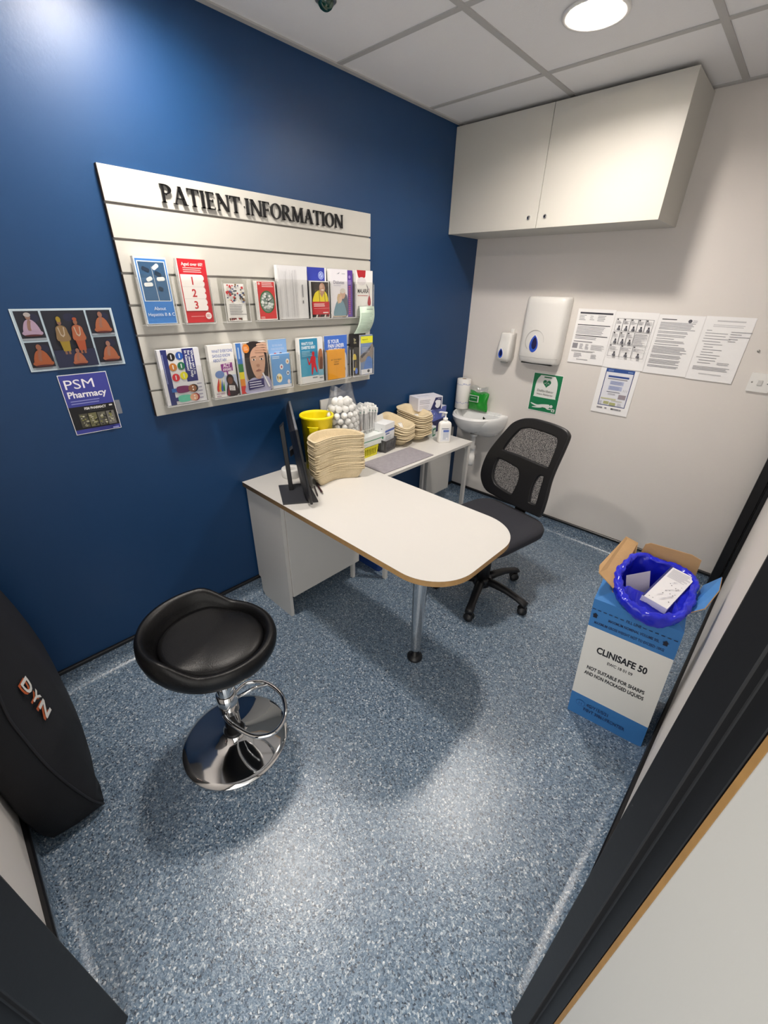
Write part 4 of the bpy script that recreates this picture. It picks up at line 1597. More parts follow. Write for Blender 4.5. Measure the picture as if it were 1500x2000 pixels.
b = MB()
prof = [(.572, .135, .315, .055), (.590, .105, .345, .10), (.622, .075, .375, .175), (.66, .045, .400, .232), (.70, .030, .412, .262), (.728, .024, .415, .270), (.742, .026, .413, .268), (.747, .032, .408, .262), (.745, .042, .400, .252)]
rings = [dring(*p) for p in prof]
ins = [(.738, .050, .393, .244), (.70, .065, .380, .225), (.66, .09, .355, .20), (.635, .13, .31, .165), (.626, .19, .26, .12)]
rings += [dring(z, x0, x1, d, yb=-.050 - .004 * i) for i, (z, x0, x1, d) in enumerate(ins)]
b.loft(rings, M_CERAMIC, True, True, True, iv)
b.box(.010, .362, -.03, -.001, .690, .752, M_CERAMIC, iv)
b.box(.325, .358, -.05, -.001, .600, .742, M_CERAMIC, iv)
b.build('bowl', t, bevel=.005, seg=3)
b = MB()
R = Matrix.Translation(Vector((.262, -.0675, .712)) - Vector(t.location)) @ Matrix.Rotation(math.radians(78), 4, 'X')
b.lathe([(.0115, 0), (.0115, .004), (.009, .006), (.0085, .003), (.0001, .002)], M_CHROME, 24, R)
b.lathe([(.0075, .0035), (.0001, .0036)], M_BLACKPL, 24, R)
b.build('overflow_ring', t)
b = MB()
T = Matrix.Translation(Vector((.228, -.125, 0)) - Vector((t.location.x, t.location.y, t.location.z)))
b.lathe([(.028, .60), (.028, .585), (.017, .583), (.017, .515), (.027, .513), (.027, .490), (.0245, .488), (.0245, .437), (.0275, .435), (.0275, .400), (.025, .370), (.018, .357), (.0001, .355)], M_WHITEPL, 28, T)
b.build('bottle_trap', t)
b = MB()
b.tube([(.20, -.10, .46), (.14, -.085, .475), (.10, -.05, .475), (.09, -.004, .475)], .016, M_WHITEPL, 12, False, iv)
b.build('waste_pipe', t)
b = MB()
b.tube([(.085, -.03, .60), (.12, -.045, .594), (.15, -.06, .60), (.17, -.08, .63)], .008, M_BLACKPL, 10, False, iv)
b.build('supply_hose', t)

# couch roll standing on the basin's back edge
t = thing('paper_roll', 'tall white paper roll with blue printing standing on the basin in the corner', 'paper roll', (.062, -.072, .753))
b = MB()
b.lathe([(.016, .001), (.048, .0), (.0495, .002), (.0495, .208), (.048, .210), (.016, .210)], P('#e6e4e1', .8), 36, caps=False)
r = random.Random(3)
for zc in (.042, .172):
    for k in range(34):
        a = 2 * math.pi * k / 34
        z0, dz = zc + r.uniform(-.004, .004), r.uniform(.004, .010)
        q = .0498
        a2 = a + .09
        sk = r.uniform(-.05, .05)
        b.add([(q * math.cos(a), q * math.sin(a), z0), (q * math.cos(a2), q * math.sin(a2), z0), (q * math.cos(a2 + sk), q * math.sin(a2 + sk), z0 + dz), (q * math.cos(a + sk), q * math.sin(a + sk), z0 + dz)], [(0, 1, 2, 3)], P('#7f8cc0', .8))
b.build('paper', t)
b = MB()
b.lathe([(.016, .0005), (.016, .2095), (.014, .2095), (.014, .0005)], P('#9a8468', .8), 24, caps=False)
b.build('cardboard_core', t)


def pillow(b, w, h, d, m, nx=14, nz=12, wob=.006, seed=1, M=None, pinch=.0):
    """soft flat packet standing in x-z, bulging in y"""
    r = random.Random(seed)
    ph = [r.uniform(0, 6) for _ in range(6)]
    vs, fs = [], []
    for sgn in (-1, 1):
        for j in range(nz + 1):
            for i in range(nx + 1):
                u, v = i / nx, j / nz
                e = (min(u, 1 - u) * 2) ** .5 * (min(v, 1 - v) * 2) ** .5
                wv = wob * (math.sin(7 * u + ph[0]) * math.sin(6 * v + ph[1]) + .6 * math.sin(13 * u + 5 * v + ph[2]))
                zt = h * v + wob * 1.0 * math.sin(9 * u + ph[3]) * (v ** 2)
                xw = w * (u - .5) * (1 - pinch * math.sin(math.pi * v)) + wob * .6 * math.sin(8 * v + ph[4])
                vs.append((xw, sgn * (d / 2 * e + .0006) + wv * e, zt))
    n = (nx + 1) * (nz + 1)
    for q in (0, 1):
        for j in range(nz):
            for i in range(nx):
                a = q * n + j * (nx + 1) + i
                f = (a, a + 1, a + nx + 2, a + nx + 1)
                fs.append(f if q == 0 else f[::-1])
    for i in range(nx):
        fs.append((i, n + i, n + i + 1, i + 1))
        a = nz * (nx + 1) + i
        fs.append((a, a + 1, n + a + 1, n + a))
    for j in range(nz):
        a = j * (nx + 1)
        fs.append((a, a + nx + 1, n + a + nx + 1, n + a))
        a += nx
        fs.append((a, n + a, n + a + nx + 1, a + nx + 1))
    b.add(vs, fs, m, True, M)


t = thing('wipes_packet', 'glossy green packet of wipes leaning on the wall behind the basin', 'packet', (.190, -.058, .753), math.radians(4))
b = MB()
pillow(b, .150, .135, .045, mat('green_foil', '#1f8f2c', .18, spec=.6), seed=4)
b.build('packet', t)
b = MB()
b.box(-.058, .016, -.0315, -.0305, .066, .112, P('#d9ddd6', .3))
b.box(-.056, .008, -.0322, -.0315, .070, .108, P('#1d6a33', .3))
b.box(-.046, -.002, -.0326, -.0322, .090, .096, P('#8fbf94', .3))
b.build('label_print', t, M=None)
b = MB()
pillow(b, .150, .060, .03, M_FILM, seed=9, M=Matrix.Translation((-.01, .0, .112)))
b.build('clear_top', t)

# ================================================================== DESK
DZ = .68
DY0, DY1, DX1 = -1.857, -1.288, 1.208
t = thing('desk', 'white peninsula desk with rounded end, wood edge and one chrome leg', 'desk', (.6, (DY0 + DY1) / 2, 0))
iv = Matrix.Translation(-Vector(t.location))
b = MB()
outl = rrect(.001, DY0, DX1, DY1, (0, .175, .175, 0), 14)
n = len(outl)
vs = [(x, y, DZ - .023) for x, y in outl] + [(x, y, DZ - .0008) for x, y in outl] + [(x, y, DZ) for x, y in outl]
b.add(vs, [(i, (i + 1) % n, n + (i + 1) % n, n + i) for i in range(n)], M_WOODEDGE, True, iv)
b.add(vs, [(n + i, n + (i + 1) % n, 2 * n + (i + 1) % n, 2 * n + i) for i in range(n)] + [tuple(range(2 * n, 3 * n)), tuple(range(n - 1, -1, -1))], M_WHITELAM, False, iv)
b.build('worktop', t)
LX, LY = .935, -1.603
b = MB()
T = Matrix.Translation(Vector((LX, LY, 0)) - Vector(t.location))
b.lathe([(.022, .018), (.0235, .08), (.034, .55), (.036, .645), (.045, .650), (.045, .657)], M_CHROME, 40, T)
leg = b.build('leg', t)
b = MB()
b.lathe([(.034, .0), (.036, .004), (.035, .014), (.026, .020), (.022, .026)], M_BLACKPL, 32, T)
b.build('foot', leg)

t = thing('desk_pedestal', 'white cupboard unit holding up the desk against the blue wall', 'cupboard', (.15, -1.6, 0))
iv = Matrix.Translation(-Vector(t.location))
b = MB()
b.prism([(.052, 0), (.300, 0), (.300, DZ - .0235), (.012, DZ - .0235), (.012, .118), (.03, .112), (.03, .03)], 0, .018, M_WHITELAM, iv @ Matrix.Translation((0, -1.828, 0)) @ Matrix.Rotation(math.radians(90), 4, 'X'))
b.build('end_panel', t, bevel=.001)
b = MB()
b.box(.012, .288, -1.827, -1.372, .13, DZ - .0235, M_WHITELAM, iv)
b.build('carcass', t)
b = MB()
b.box(.289, .307, -1.826, -1.366, .122, DZ - .026, M_WHITELAM, iv)
b.build('door', t, bevel=.001)
b = MB()
b.box(.262, .284, -1.396, -1.376, 0, .1295, M_WHITELAM, iv)
b.build('leg', t, bevel=.001)

# ================================================================== SIDE TABLE
TZ = .675
TX1, TY0, TY1 = .432, -1.283, -.476
t = thing('side_table', 'narrow white table along the blue wall between desk and wash basin', 'table', (.216, -.88, 0))
iv = Matrix.Translation(-Vector(t.location))
b = MB()
b.box(.002, TX1, TY0, TY1, TZ - .018, TZ, M_WHITELAM, iv)
b.build('tabletop', t, bevel=.0015)
for lx in (.052, TX1 - .028):
    for ly in (TY0 + .014, TY1 - .034):
        b = MB()
        b.box(lx, lx + .024, ly, ly + .022, 0 if lx > .1 else .0, TZ - .018, M_WHITELAM, iv)
        b.build('leg', t, bevel=.0015)
for ly in (TY0 + .016, TY1 - .032):
    b = MB()
    b.box(.076, TX1 - .028, ly, ly + .018, .07, .095, M_WHITELAM, iv)
    b.build('side_rail', t, bevel=.001)

t = thing('storage_crate', 'dark blue plastic crate on the floor under the side table', 'crate', (.22, -1.12, 0))
b = MB()
MC = mat('dark_blue_plastic', '#1c3a78', .4)
for z0, z1, g in ((.0, .016, 0), (.20, .225, -.006)):
    b.prism(rrect(-.13 + g, -.125 + g, .13 - g, .125 - g, .015), z0, z1, MC) if z0 == 0 else None
rings = []
for z, g, dd in [(.016, 0, 0), (.20, -.010, 0), (.20, -.018, 0), (.222, -.018, 0), (.222, -.006, 0), (.03, .006, 0)]:
    rings.append([(x, y, z) for x, y in rrect(-.13 + g, -.125 + g, .13 - g, .125 - g, .018)])
b.loft(rings, MC, False, True, False)
b.build('crate_body', t)
b = MB()
b.box(-.05, .05, -.145, -.141, .15, .18, mat('crate_grip', '#16305f', .5))
b.build('grip', t, bevel=.003)

# ================================================================== MONITOR
t = thing('monitor', 'black computer monitor seen edge on at the wall end of the desk', 'monitor', (.29, -1.75, DZ))
iv = Matrix.Translation(-Vector(t.location))
M_MON = mat('monitor_black', '#17171b', .38)
M_MONTOP = mat('monitor_grey_top', '#5b5d62', .4)
b = MB()
b.prism([(.168, -1.760), (.345, -1.856), (.430, -1.728), (.245, -1.640)], DZ + .0005, DZ + .007, mat('monitor_base_grey', '#34353a', .42), iv)
b.build('stand_base', t, bevel=.002)
uu = Vector((-.848, .53, 0)).normalized()
nn = Vector((.53, .848, 0)).normalized()
b = MB()
pc = Vector((.243, -1.740, 0))
hw = Vector((uu.x, uu.y, 0)) * .017
hd = nn * .010
q0 = [pc + hw + hd, pc - hw + hd, pc - hw - hd, pc + hw - hd]
vs = [(v.x, v.y, DZ + .007) for v in q0] + [(v.x - .012, v.y - .012, z) for v, z in zip(q0, (1.005, 1.005, .985, .985))]
b.add(vs, [(3, 2, 1, 0), (4, 5, 6, 7), (0, 1, 5, 4), (1, 2, 6, 5), (2, 3, 7, 6), (3, 0, 4, 7)], M_MON, False, iv)
b.build('stand_pole', t, bevel=.002)
vv = Vector((-.025, -.032, .33)).normalized()
A = Vector((.461, -1.780, .699))
nb = uu.cross(vv).normalized()
if nb.y > 0:
    nb = -nb                    # points to the back of the screen
W_, H_ = .485, .334


def scr(u, v, d):
    return tuple(A + uu * u + vv * v + nb * d)


b = MB()
rings = []
for d, g in [(0, 0), (.010, 0), (.022, .03), (.034, .09)]:
    rings.append([scr(g, g * .8, d), scr(W_ - g, g * .8, d), scr(W_ - g, H_ - g * .35, d), scr(g, H_ - g * .35, d)])
b.loft(rings, M_MON, True, True, False, iv)
case = b.build('screen_case', t, bevel=.002)
b = MB()
for z0, z1 in ((H_ + .0002, H_ + .0012),):
    b.add([scr(.004, z0, .0005), scr(W_ - .004, z0, .0005), scr(W_ - .004, z0, .0095), scr(.004, z0, .0095), scr(.004, z1, .0005), scr(W_ - .004, z1, .0005), scr(W_ - .004, z1, .0095), scr(.004, z1, .0095)],
          [(0, 3, 2, 1), (4, 5, 6, 7), (0, 1, 5, 4), (1, 2, 6, 5), (2, 3, 7, 6), (3, 0, 4, 7)], M_MONTOP, False, iv)
b.build('top_edge', case)
b = MB()
b.add([scr(.008, .02, -.0012), scr(W_ - .008, .02, -.0012), scr(W_ - .008, H_ - .008, -.0012), scr(.008, H_ - .008, -.0012)], [(0, 1, 2, 3)], mat('dark_screen_glass', '#050507', .1, spec=.6), False, iv)
b.build('screen', t)
b = MB()
m0 = Vector(scr(W_ * .5, H_ * .52, .03))
p1 = Vector((pc.x, pc.y, m0.z + .0)) + nn * .009
dd = (m0 - p1)
for s_ in (0,):
    w_ = uu * .022
    zz_ = Vector((0, 0, .016))
    vs = [p1 + w_ + zz_, p1 - w_ + zz_, p1 - w_ - zz_, p1 + w_ - zz_, m0 + w_ + zz_, m0 - w_ + zz_, m0 - w_ - zz_, m0 + w_ - zz_]
    b.add([tuple(v) for v in vs], [(0, 1, 2, 3), (7, 6, 5, 4), (0, 4, 5, 1), (1, 5, 6, 2), (2, 6, 7, 3), (3, 7, 4, 0)], mat('monitor_arm_grey', '#3a3b40', .4), False, iv)
b.build('stand_arm', t, bevel=.002)

# ================================================================== OFFICE CHAIR
t = thing('office_chair', 'black mesh back office chair on castors behind the desk', 'chair', (.895, -.965, 0))
iv = Matrix.Translation(-Vector(t.location))
RV = Vector((.983, -.183, 0)).normalized()
FV = Vector((.183, .983, 0)).normalized()
UP = (FV * .2 + Vector((0, 0, 1))).normalized()
NB = RV.cross(UP).normalized()
P0 = Vector((.885, -.72, .48))
MBK = Matrix((RV, UP, NB)).transposed().to_4x4()
MBK.translation = P0 - Vector(t.location)
outer = smooth_poly([(-.12, .004), (-.197, .013), (-.245, .055), (-.264, .111), (-.256, .199), (-.228, .272), (-.170, .379), (-.142, .418), (-.099, .447), (-.05, .462), (-.005, .467), (.08, .466), (.145, .458), (.175, .444), (.184, .420), (.178, .34), (.170, .26), (.168, .189), (.176, .10), (.178, .03), (.172, .006), (.155, .0), (.01, .0)], 4)
w1 = smooth_poly([(-.168, .268), (-.150, .315), (-.138, .342), (-.105, .395), (-.086, .410), (-.039, .425), (.04, .426), (.115, .421), (.138, .408), (.146, .379), (.144, .31), (.140, .262), (.13, .252), (.075, .252), (-.05, .258), (-.15, .258)], 4)
w2 = smooth_poly([(-.178, .213), (-.14, .216), (-.066, .208), (-.030, .200), (-.014, .180), (-.004, .146), (-.008, .09), (-.016, .050), (-.03, .042), (-.088, .046), (-.14, .056), (-.166, .073), (-.185, .10), (-.191, .140), (-.188, .185)], 4)
w3 = smooth_poly([(.098, .205), (.118, .212), (.132, .208), (.136, .17), (.138, .126), (.140, .055), (.130, .044), (.094, .042), (.086, .055), (.078, .123), (.083, .177)], 4)
b = MB()
vs, fs = shape2d([outer, w1[::-1], w2[::-1], w3[::-1]], .026, .007)
b.add(vs, fs, M_BLACKPL, False, MBK)
back = b.build('backrest_frame', t)
b = MB()
for i, w_ in enumerate((w1, w2, w3)):
    cx = sum(p[0] for p in w_) / len(w_)
    cy = sum(p[1] for p in w_) / len(w_)
    big = [(cx + (p - cx) * 1.05, cy + (q - cy) * 1.05) for p, q in w_]
    b.add([(p, q, .004) for p, q in big], [tuple(range(len(big)))], M_MESH, False, MBK)
b.build('mesh_panel', back, fixn=False)
# seat cushion
SC = Vector((.862, -.925, 0)) - Vector(t.location)
MS = Matrix((RV, FV, Vector((0, 0, 1)))).transposed().to_4x4()
MS.translation = SC
b = MB()
rings = []
for z, g in [(.385, .035), (.388, .012), (.40, .003), (.420, 0), (.435, .006), (.446, .022), (.453, .06), (.456, .12), (.457, .20)]:
    rr = rrect(-.235 + g, -.235 + g, .235 - g, .235 - g, max(.115 - g * .5, .02), 8)
    rings.append([(x, y, z - .018 * max(0, (-y - .13)) / .1 + .008 * (y / .235) ** 2 * (1 if z > .41 else 0)) for x, y in rr])
b.loft(rings, M_SEATFAB, True, True, True, MS)
b.build('seat', t)
b = MB()
b.box(-.11, .11, -.12, .12, .352, .386, M_BLACKPL, MS)
b.build('mechanism', t, bevel=.01)
b = MB()
# L-shaped bar that carries the backrest
bar = [(.0, .05, .368), (.0, .20, .366), (.0, .245, .385), (.0, .268, .45), (.0, .285, .56)]
rings = [[(-.035, y - .006, z - .004), (.035, y - .006, z - .004), (.035, y + .006, z + .004), (-.035, y + .006, z + .004)] for _, y, z in bar]
b.loft(rings, M_BLACKPL, True, True, False, MS)
b.build('back_bar', t, bevel=.003)
b = MB()
b.lathe([(.036, .075), (.036, .20), (.034, .245), (.031, .25), (.031, .325), (.022, .33), (.022, .353)], M_BLACKPL, 28)
b.build('gas_column', t)
b = MB()
b.lathe([(.0, .060), (.045, .060), (.052, .070), (.052, .105), (.046, .115), (.037, .117)], M_BLACKPL, 32)
b.build('hub', t)
for k in range(5):
    a = math.radians(-72 + 72 * k)
    R = Matrix.Rotation(a, 4, 'Z')
    b = MB()
    rings = []
    for x, z, hw_, hh in [(.03, .090, .021, .021), (.09, .094, .020, .019), (.16, .090, .018, .016), (.22, .076, .017, .014), (.255, .066, .019, .015), (.275, .060, .018, .012)]:
        rings.append([(x, hw_ * 1.2 * math.cos(q), z + .004 + hh * 1.15 * math.sin(q)) for q in [2 * math.pi * i / 12 for i in range(12)]])
    b.loft(rings, M_BLACKPL, True, True, True, R)
    arm = b.build('base_leg', t)
    b = MB()
    C = R @ Matrix.Translation((.257, 0, .0255)) @ Matrix.Rotation(a * 1.7 + .4, 4, 'Z') @ Matrix.Rotation(math.radians(90), 4, 'X')
    for s_ in (-1, 1):
        b.lathe([(.0, s_ * .004), (.022, s_ * .004), (.0255, s_ * .007), (.0255, s_ * .016), (.021, s_ * .020), (.0, s_ * .021)], M_BLACKPL, 22, C)
    b.lathe([(.018, -.0035), (.018, .0035)], M_BLACKPL, 16, C)
    b.lathe([(.007, .045), (.007, .07)], M_BLACKPL, 10, R @ Matrix.Translation((.257, 0, -.0)))
    b.build('castor', arm)
b = MB()
b.box(1.058, 1.084, -.816, -.8135, .392, .404, P('#f0efec'), iv)
tg = b.build('label_tag', t)
tg['label'] = 'small white tag under the seat edge'

# ================================================================== BAR STOOL
t = thing('bar_stool', 'black leatherette bar stool with chrome pole and round chrome base', 'stool', (.703, -2.388, 0))
b = MB()
b.lathe([(.0, .001), (.190, .001), (.191, .004), (.188, .0078), (.170, .0125), (.13, .022), (.09, .032), (.06, .041), (.042, .049), (.036, .054), (.0345, .057)], M_CHROME, 72)
b.build('base', t)
b = MB()
b.lathe([(.036, .052), (.037, .060), (.034, .066), (.031, .066)], M_BLACKPL, 36)
b.build('collar', t)
b = MB()
b.lathe([(.0285, .055), (.0285, .36), (.025, .362), (.025, .50)], M_CHROME, 36)
b.build('pole', t)
b = MB()
b.lathe([(.0295, .17), (.034, .172), (.034, .262), (.0295, .264)], M_CHROME, 36)
ring = smooth_poly([(.020, -.030, .185), (.075, -.025, .183), (.160, .005, .180), (.198, .060, .182), (.175, .120, .190), (.105, .155, .200), (.020, .142, .205), (-.030, .095, .205), (-.026, .040, .200)], 6, False)
b.tube(ring, .0075, M_CHROME, 12)
b.tube([(.0, .02, .205), (.02, .09, .222), (.03, .14, .206)], .006, M_CHROME, 10)
b.build('footrest', t)
b = MB()
b.tube([(.0, -.0, .44), (.05, .06, .438), (.105, .105, .43), (.12, .115, .428)], [.0045, .0045, .0045, .007], M_CHROME, 10)
b.build('height_lever', t)
# saddle seat: back lip points away from the desk towards the front-left corner
AB = math.radians(225)
N = 72


def seat_ring(rho, z, lip, lift):
    out = []
    for i in range(N):
        a = 2 * math.pi * i / N
        d = math.cos(a)
        # lip height: rises over the rear half
        h = max(0.0, min(1.0, (d + .12) / .55))
        h = h * h * (3 - 2 * h)
        rx = .198 if d > 0 else .200
        ry = .184
        rk = rho * (1 + lift * .06 * h)
        x, y = rx * rk * d, ry * rk * math.sin(a)
        x += .010 * h * lift
        X = x * math.cos(AB) - y * math.sin(AB)
        Y = x * math.sin(AB) + y * math.cos(AB)
        out.append((X, Y, z + lip * h))
    return out


ZS = .470
b = MB()
b.loft([seat_ring(r_, ZS + z, l, f) for r_, z, l, f in [(.20, -.022, 0, 0), (.55, -.024, 0, 0), (.80, -.016, .002, .2), (.93, .002, .008, .5), (.985, .022, .022, .8), (1.0, .040, .040, 1), (.985, .055, .052, 1), (.95, .064, .058, 1), (.90, .066, .057, 1), (.85, .060, .050, .9), (.815, .048, .034, .7), (.79, .036, .020, .5), (.76, .030, .012, .3)]], M_LEATHER)
b.build('seat_shell', t)
b = MB()
b.loft([seat_ring(r_, ZS + z, l, f) for r_, z, l, f in [(.79, .024, .012, .3), (.795, .036, .020, .3), (.775, .045, .018, .25), (.72, .052, .012, .2), (.60, .057, .006, .1), (.40, .060, .002, 0), (.2, .061, 0, 0), (.02, .061, 0, 0)]], M_LEATHER)
b.build('seat_cushion', t)
b = MB()
b.lathe([(.065, .482), (.065, .470), (.03, .462), (.026, .44)], M_BLACKPL, 28)
b.build('seat_plate', t)

# ================================================================== PADDED CASE by the front wall
t = thing('padded_bag', 'tall black padded bag with white and orange letters against the front wall', 'bag', (.35, -2.885, 0))
iv = Matrix.Translation(-Vector(t.location))
b = MB()
rings = []
for z, yr, yb_, xe, back in [(.001, -2.835, -2.812, .575, -2.945), (.012, -2.812, -2.797, .605, -2.957), (.06, -2.828, -2.782, .615, -2.970), (.134, -2.848, -2.775, .610, -2.980), (.22, -2.866, -2.771, .604, -2.984), (.315, -2.880, -2.773, .60, -2.986), (.42, -2.888, -2.782, .597, -2.986), (.52, -2.893, -2.795, .594, -2.986), (.62, -2.885, -2.812, .590, -2.986), (.72, -2.872, -2.824, .580, -2.986), (.86, -2.880, -2.835, .56, -2.986), (.98, -2.900, -2.860, .50, -2.984), (1.03, -2.92, -2.90, .40, -2.98)]:
    xm = .36
    pts = [(.03, back), (.030, yb_ - .02), (.06, yb_ - .004), (xm - .1, yb_), (xm, yb_), (xm + .08, yb_ - .006), ((xm + .08 + xe) / 2, (yb_ + yr) / 2 + .006), (xe - .012, yr + .008), (xe, yr - .004), (xe + .004, (yr + back) / 2), (xe - .004, back + .012), (xe - .03, back)]
    rings.append([(x, y, z) for x, y in pts])
b.loft(rings, M_NYLON, True, True, True, iv)
body = b.build('body', t)
b = MB()
pp = []
for z, yr, xe in [(.012, -2.812, .605), (.06, -2.828, .615), (.134, -2.848, .610), (.22, -2.866, .604), (.315, -2.880, .60), (.42, -2.888, .597), (.52, -2.893, .594), (.62, -2.885, .590), (.72, -2.872, .580), (.86, -2.880, .56), (.98, -2.900, .50)]:
    pp.append((xe - .001, yr + .004, z))
b.tube(smooth_poly(pp, 3, False), .0035, mat('black_piping', '#202026', .6), 6, False, iv)
b.build('piping', t)

# letters down the front of the bag: white with an orange drop edge
b = MB()
s = Sheet(b, (.518, -2.8385, .560), (0, .08, -1), (-.86, .51, 0), .0004)
s.k = 7
for dx, dy, c in ((-.003, -.008, '#b8582a'), (0, 0, '#dcdad6')):
    for ch, x0, w_ in (('D', 0, .050), ('Y', .056, .040), ('N', .102, .056)):
        s.text(ch, x0 + dx, -.016 + dy, .040, c, 'L', .03, w_)
b.build('letters', t, M=None, fixn=False)
o = [c for c in t.children if c.name.startswith('letters')][0]
o.data.transform(iv)

# ================================================================== ON THE DESK
t = thing('bucket', 'yellow plastic bucket behind the tall stack of pulp dishes', 'bucket', (.106, -1.462, DZ))
b = MB()
b.lathe([(.0, .001), (.064, .001), (.067, .004), (.079, .268), (.083, .270), (.086, .274), (.086, .282), (.082, .285), (.0785, .282), (.0765, .270), (.066, .008), (.0, .006)], M_YELLOW, 48, caps=False)
b.build('bucket_body', t)
b = MB()
R = Matrix.Rotation(math.radians(-52), 4, 'Z')
b.tube([(.078, -.024, .238), (.086, -.026, .240), (.0925, -.020, .240), (.0925, .020, .240), (.086, .026, .240), (.078, .024, .238)], .0028, M_YELLOW, 8, False, R)
b.box(.0755, .0785, -.022, .022, .185, .238, M_YELLOW, R)
b.build('handle', t)

# kidney dishes, one inside the next
NK = 48


def bean(k, z, x0=.0, g=0.0):
    out = []
    for i in range(NK):
        a = 2 * math.pi * i / NK
        ca, sa = math.cos(a), math.sin(a)
        x = .062 * math.copysign(abs(ca) ** .85, ca)
        y = .134 * math.copysign(abs(sa) ** .85, sa)
        x += 3.6 * y * y * (1.25 if ca > 0 else .8) - .022
        L = math.hypot(x, y) + 1e-9
        out.append((x * k + g * x / L, y * k + g * y / L, z))
    return out


b = MB()
b.loft([bean(.02, .0015), bean(.5, .0008), bean(.72, 0), bean(.80, .003), bean(.88, .020), bean(.945, .040), bean(.96, .046), bean(1.03, .0475), bean(1.035, .0495), bean(1.0, .0515), bean(.955, .0515), bean(.925, .046), bean(.85, .020), bean(.77, .007), bean(.70, .0045), bean(.02, .005)], M_PULP)
proto = b.build('kidney_dish', None, (.268, -1.495, DZ), math.radians(-13))
tag(proto, 'pulp kidney dish at the bottom of the tall stack on the desk', 'kidney dish', 'pulp kidney dishes stacked on the desk')
r = random.Random(12)
NKD = 30
for k in range(1, NKD):
    o = proto.copy()
    COL.objects.link(o)
    o.location = (.268 + r.uniform(-.002, .002) - .0004 * k * .5, -1.495 + r.uniform(-.002, .002), DZ + .0060 * k)
    o.rotation_euler = (math.radians(r.uniform(-.5, .5)), math.radians(r.uniform(-.5, .5)), math.radians(-13 + r.uniform(-1.5, 1.5)))
    o['label'] = 'topmost pulp kidney dish of the tall stack on the desk' if k == NKD - 1 else 'pulp kidney dish nested within the tall stack on the desk'

# low white block with an oval hole, behind the monitor
t = thing('sticker_roll', 'low white roll with a round hole lying on the desk behind the monitor', 'roll', (.105, -1.640, DZ))
b = MB()
b.lathe([(.021, .0005), (.046, .0005), (.0475, .003), (.0475, .040), (.046, .043), (.022, .043), (.020, .040), (.020, .004)], P('#e8e7e3', .6), 36, caps=False)
b.build('paper_ring', t)
b = MB()
b.box(-.008, .018, .046, .050, .0, .055, P('#e8e7e3', .6))
b.build('loose_end', t)
for i, (x, y, a, L, rad, c, lb) in enumerate([(.330, -1.640, -24, .125, .0048, '#3a2226', 'thick dark pen on the desk beside the monitor base'), (.338, -1.668, -30, .115, .0032, '#4a4245', 'thin dark pen on the desk nearest the screen corner')]):
    t = thing('pen', lb, 'pen', (x, y, DZ), math.radians(a), 'pens by the monitor')
    b = MB()
    R = Matrix.Translation((0, 0, rad + .0003)) @ Matrix.Rotation(math.radians(90), 4, 'Y')
    b.lathe([(.0, -L / 2), (rad * .8, -L / 2), (rad, -L / 2 + .004), (rad, L / 2 - .018), (rad * .9, L / 2 - .017)], mat('pen_' + c[1:], c, .3), 16, R)
    b.build('barrel', t)
    b = MB()
    b.lathe([(rad * .9, L / 2 - .017), (rad * .35, L / 2 - .003), (.0006, L / 2)], M_CHROME if i == 0 else M_BLACKPL, 16, R)
    b.build('tip', t)

# bag of cotton wool balls
CBX, CBY = .112, -1.296
balls = MB()
balls.ball((0, 0, 0), .0172, M_COTTON, 14, 9)
bp = balls.build('cotton_ball')
tag(bp, 'white cotton wool ball in the clear bag', 'cotton ball', 'cotton wool balls in the clear bag')
r = random.Random(21)
first = True
lz = .699
li = 0
while lz < 1.01:
    f = 1 - max(0, (lz - .95) / .06) * .5
    ra, rb = .062 * f, .082 * f
    for sc_ in ((1.0, .58) if lz > .95 else (1.0,)):
        per = math.pi * (3 * (ra + rb) - math.sqrt((3 * ra + rb) * (ra + 3 * rb))) * sc_
        m_ = max(1, int(per / .0352))
        # even spacing by arc length
        pts = [(ra * sc_ * math.cos(2 * math.pi * q / 240), rb * sc_ * math.sin(2 * math.pi * q / 240)) for q in range(241)]
        d = [0]
        for p, q in zip(pts[:-1], pts[1:]):
            d.append(d[-1] + math.hypot(p[0] - q[0], p[1] - q[1]))
        for j in range(m_):
            want = d[-1] * ((j + .5 * (li % 2)) / m_ % 1)
            q = next(i for i in range(241) if d[i] >= want)
            x, y = pts[q]
            o = bp if first else bp.copy()
            if not first:
                COL.objects.link(o)
            first = False
            kk = r.uniform(.92, 1.08)
            o.location = (CBX + x, CBY + y, lz + r.uniform(-.002, .002))
            o.scale = (kk, kk * r.uniform(.94, 1.05), kk)
    lz += .0305
    li += 1
t = thing('clear_bag', 'clear polythene bag full of cotton wool balls against the blue wall', 'bag', (CBX, CBY, .681))
b = MB()
rings = []
for z, ra, rb, wv in [(.0, .05, .07, .0), (.004, .076, .096, .002), (.06, .083, .104, .003), (.16, .084, .105, .003), (.25, .080, .101, .003), (.30, .066, .088, .004), (.335, .050, .078, .008), (.365, .038, .074, .010), (.392, .040, .066, .012)]:
    ring = []
    for i in range(48):
        a = 2 * math.pi * i / 48
        q = 1 + wv * 6 * math.sin(5 * a + z * 30) * .3 + wv * 5 * math.sin(11 * a - z * 60) * .3
        zz_ = z + (.020 * math.cos(2 * a + 2.6) if z > .34 else 0)
        ring.append((min(ra * q * math.cos(a), 9), rb * q * math.sin(a), zz_))
    rings.append(ring)
b.loft(rings, M_FILM, False)
b.add(rings[0], [tuple(range(48))], M_FILM)
o = b.build('film', t)

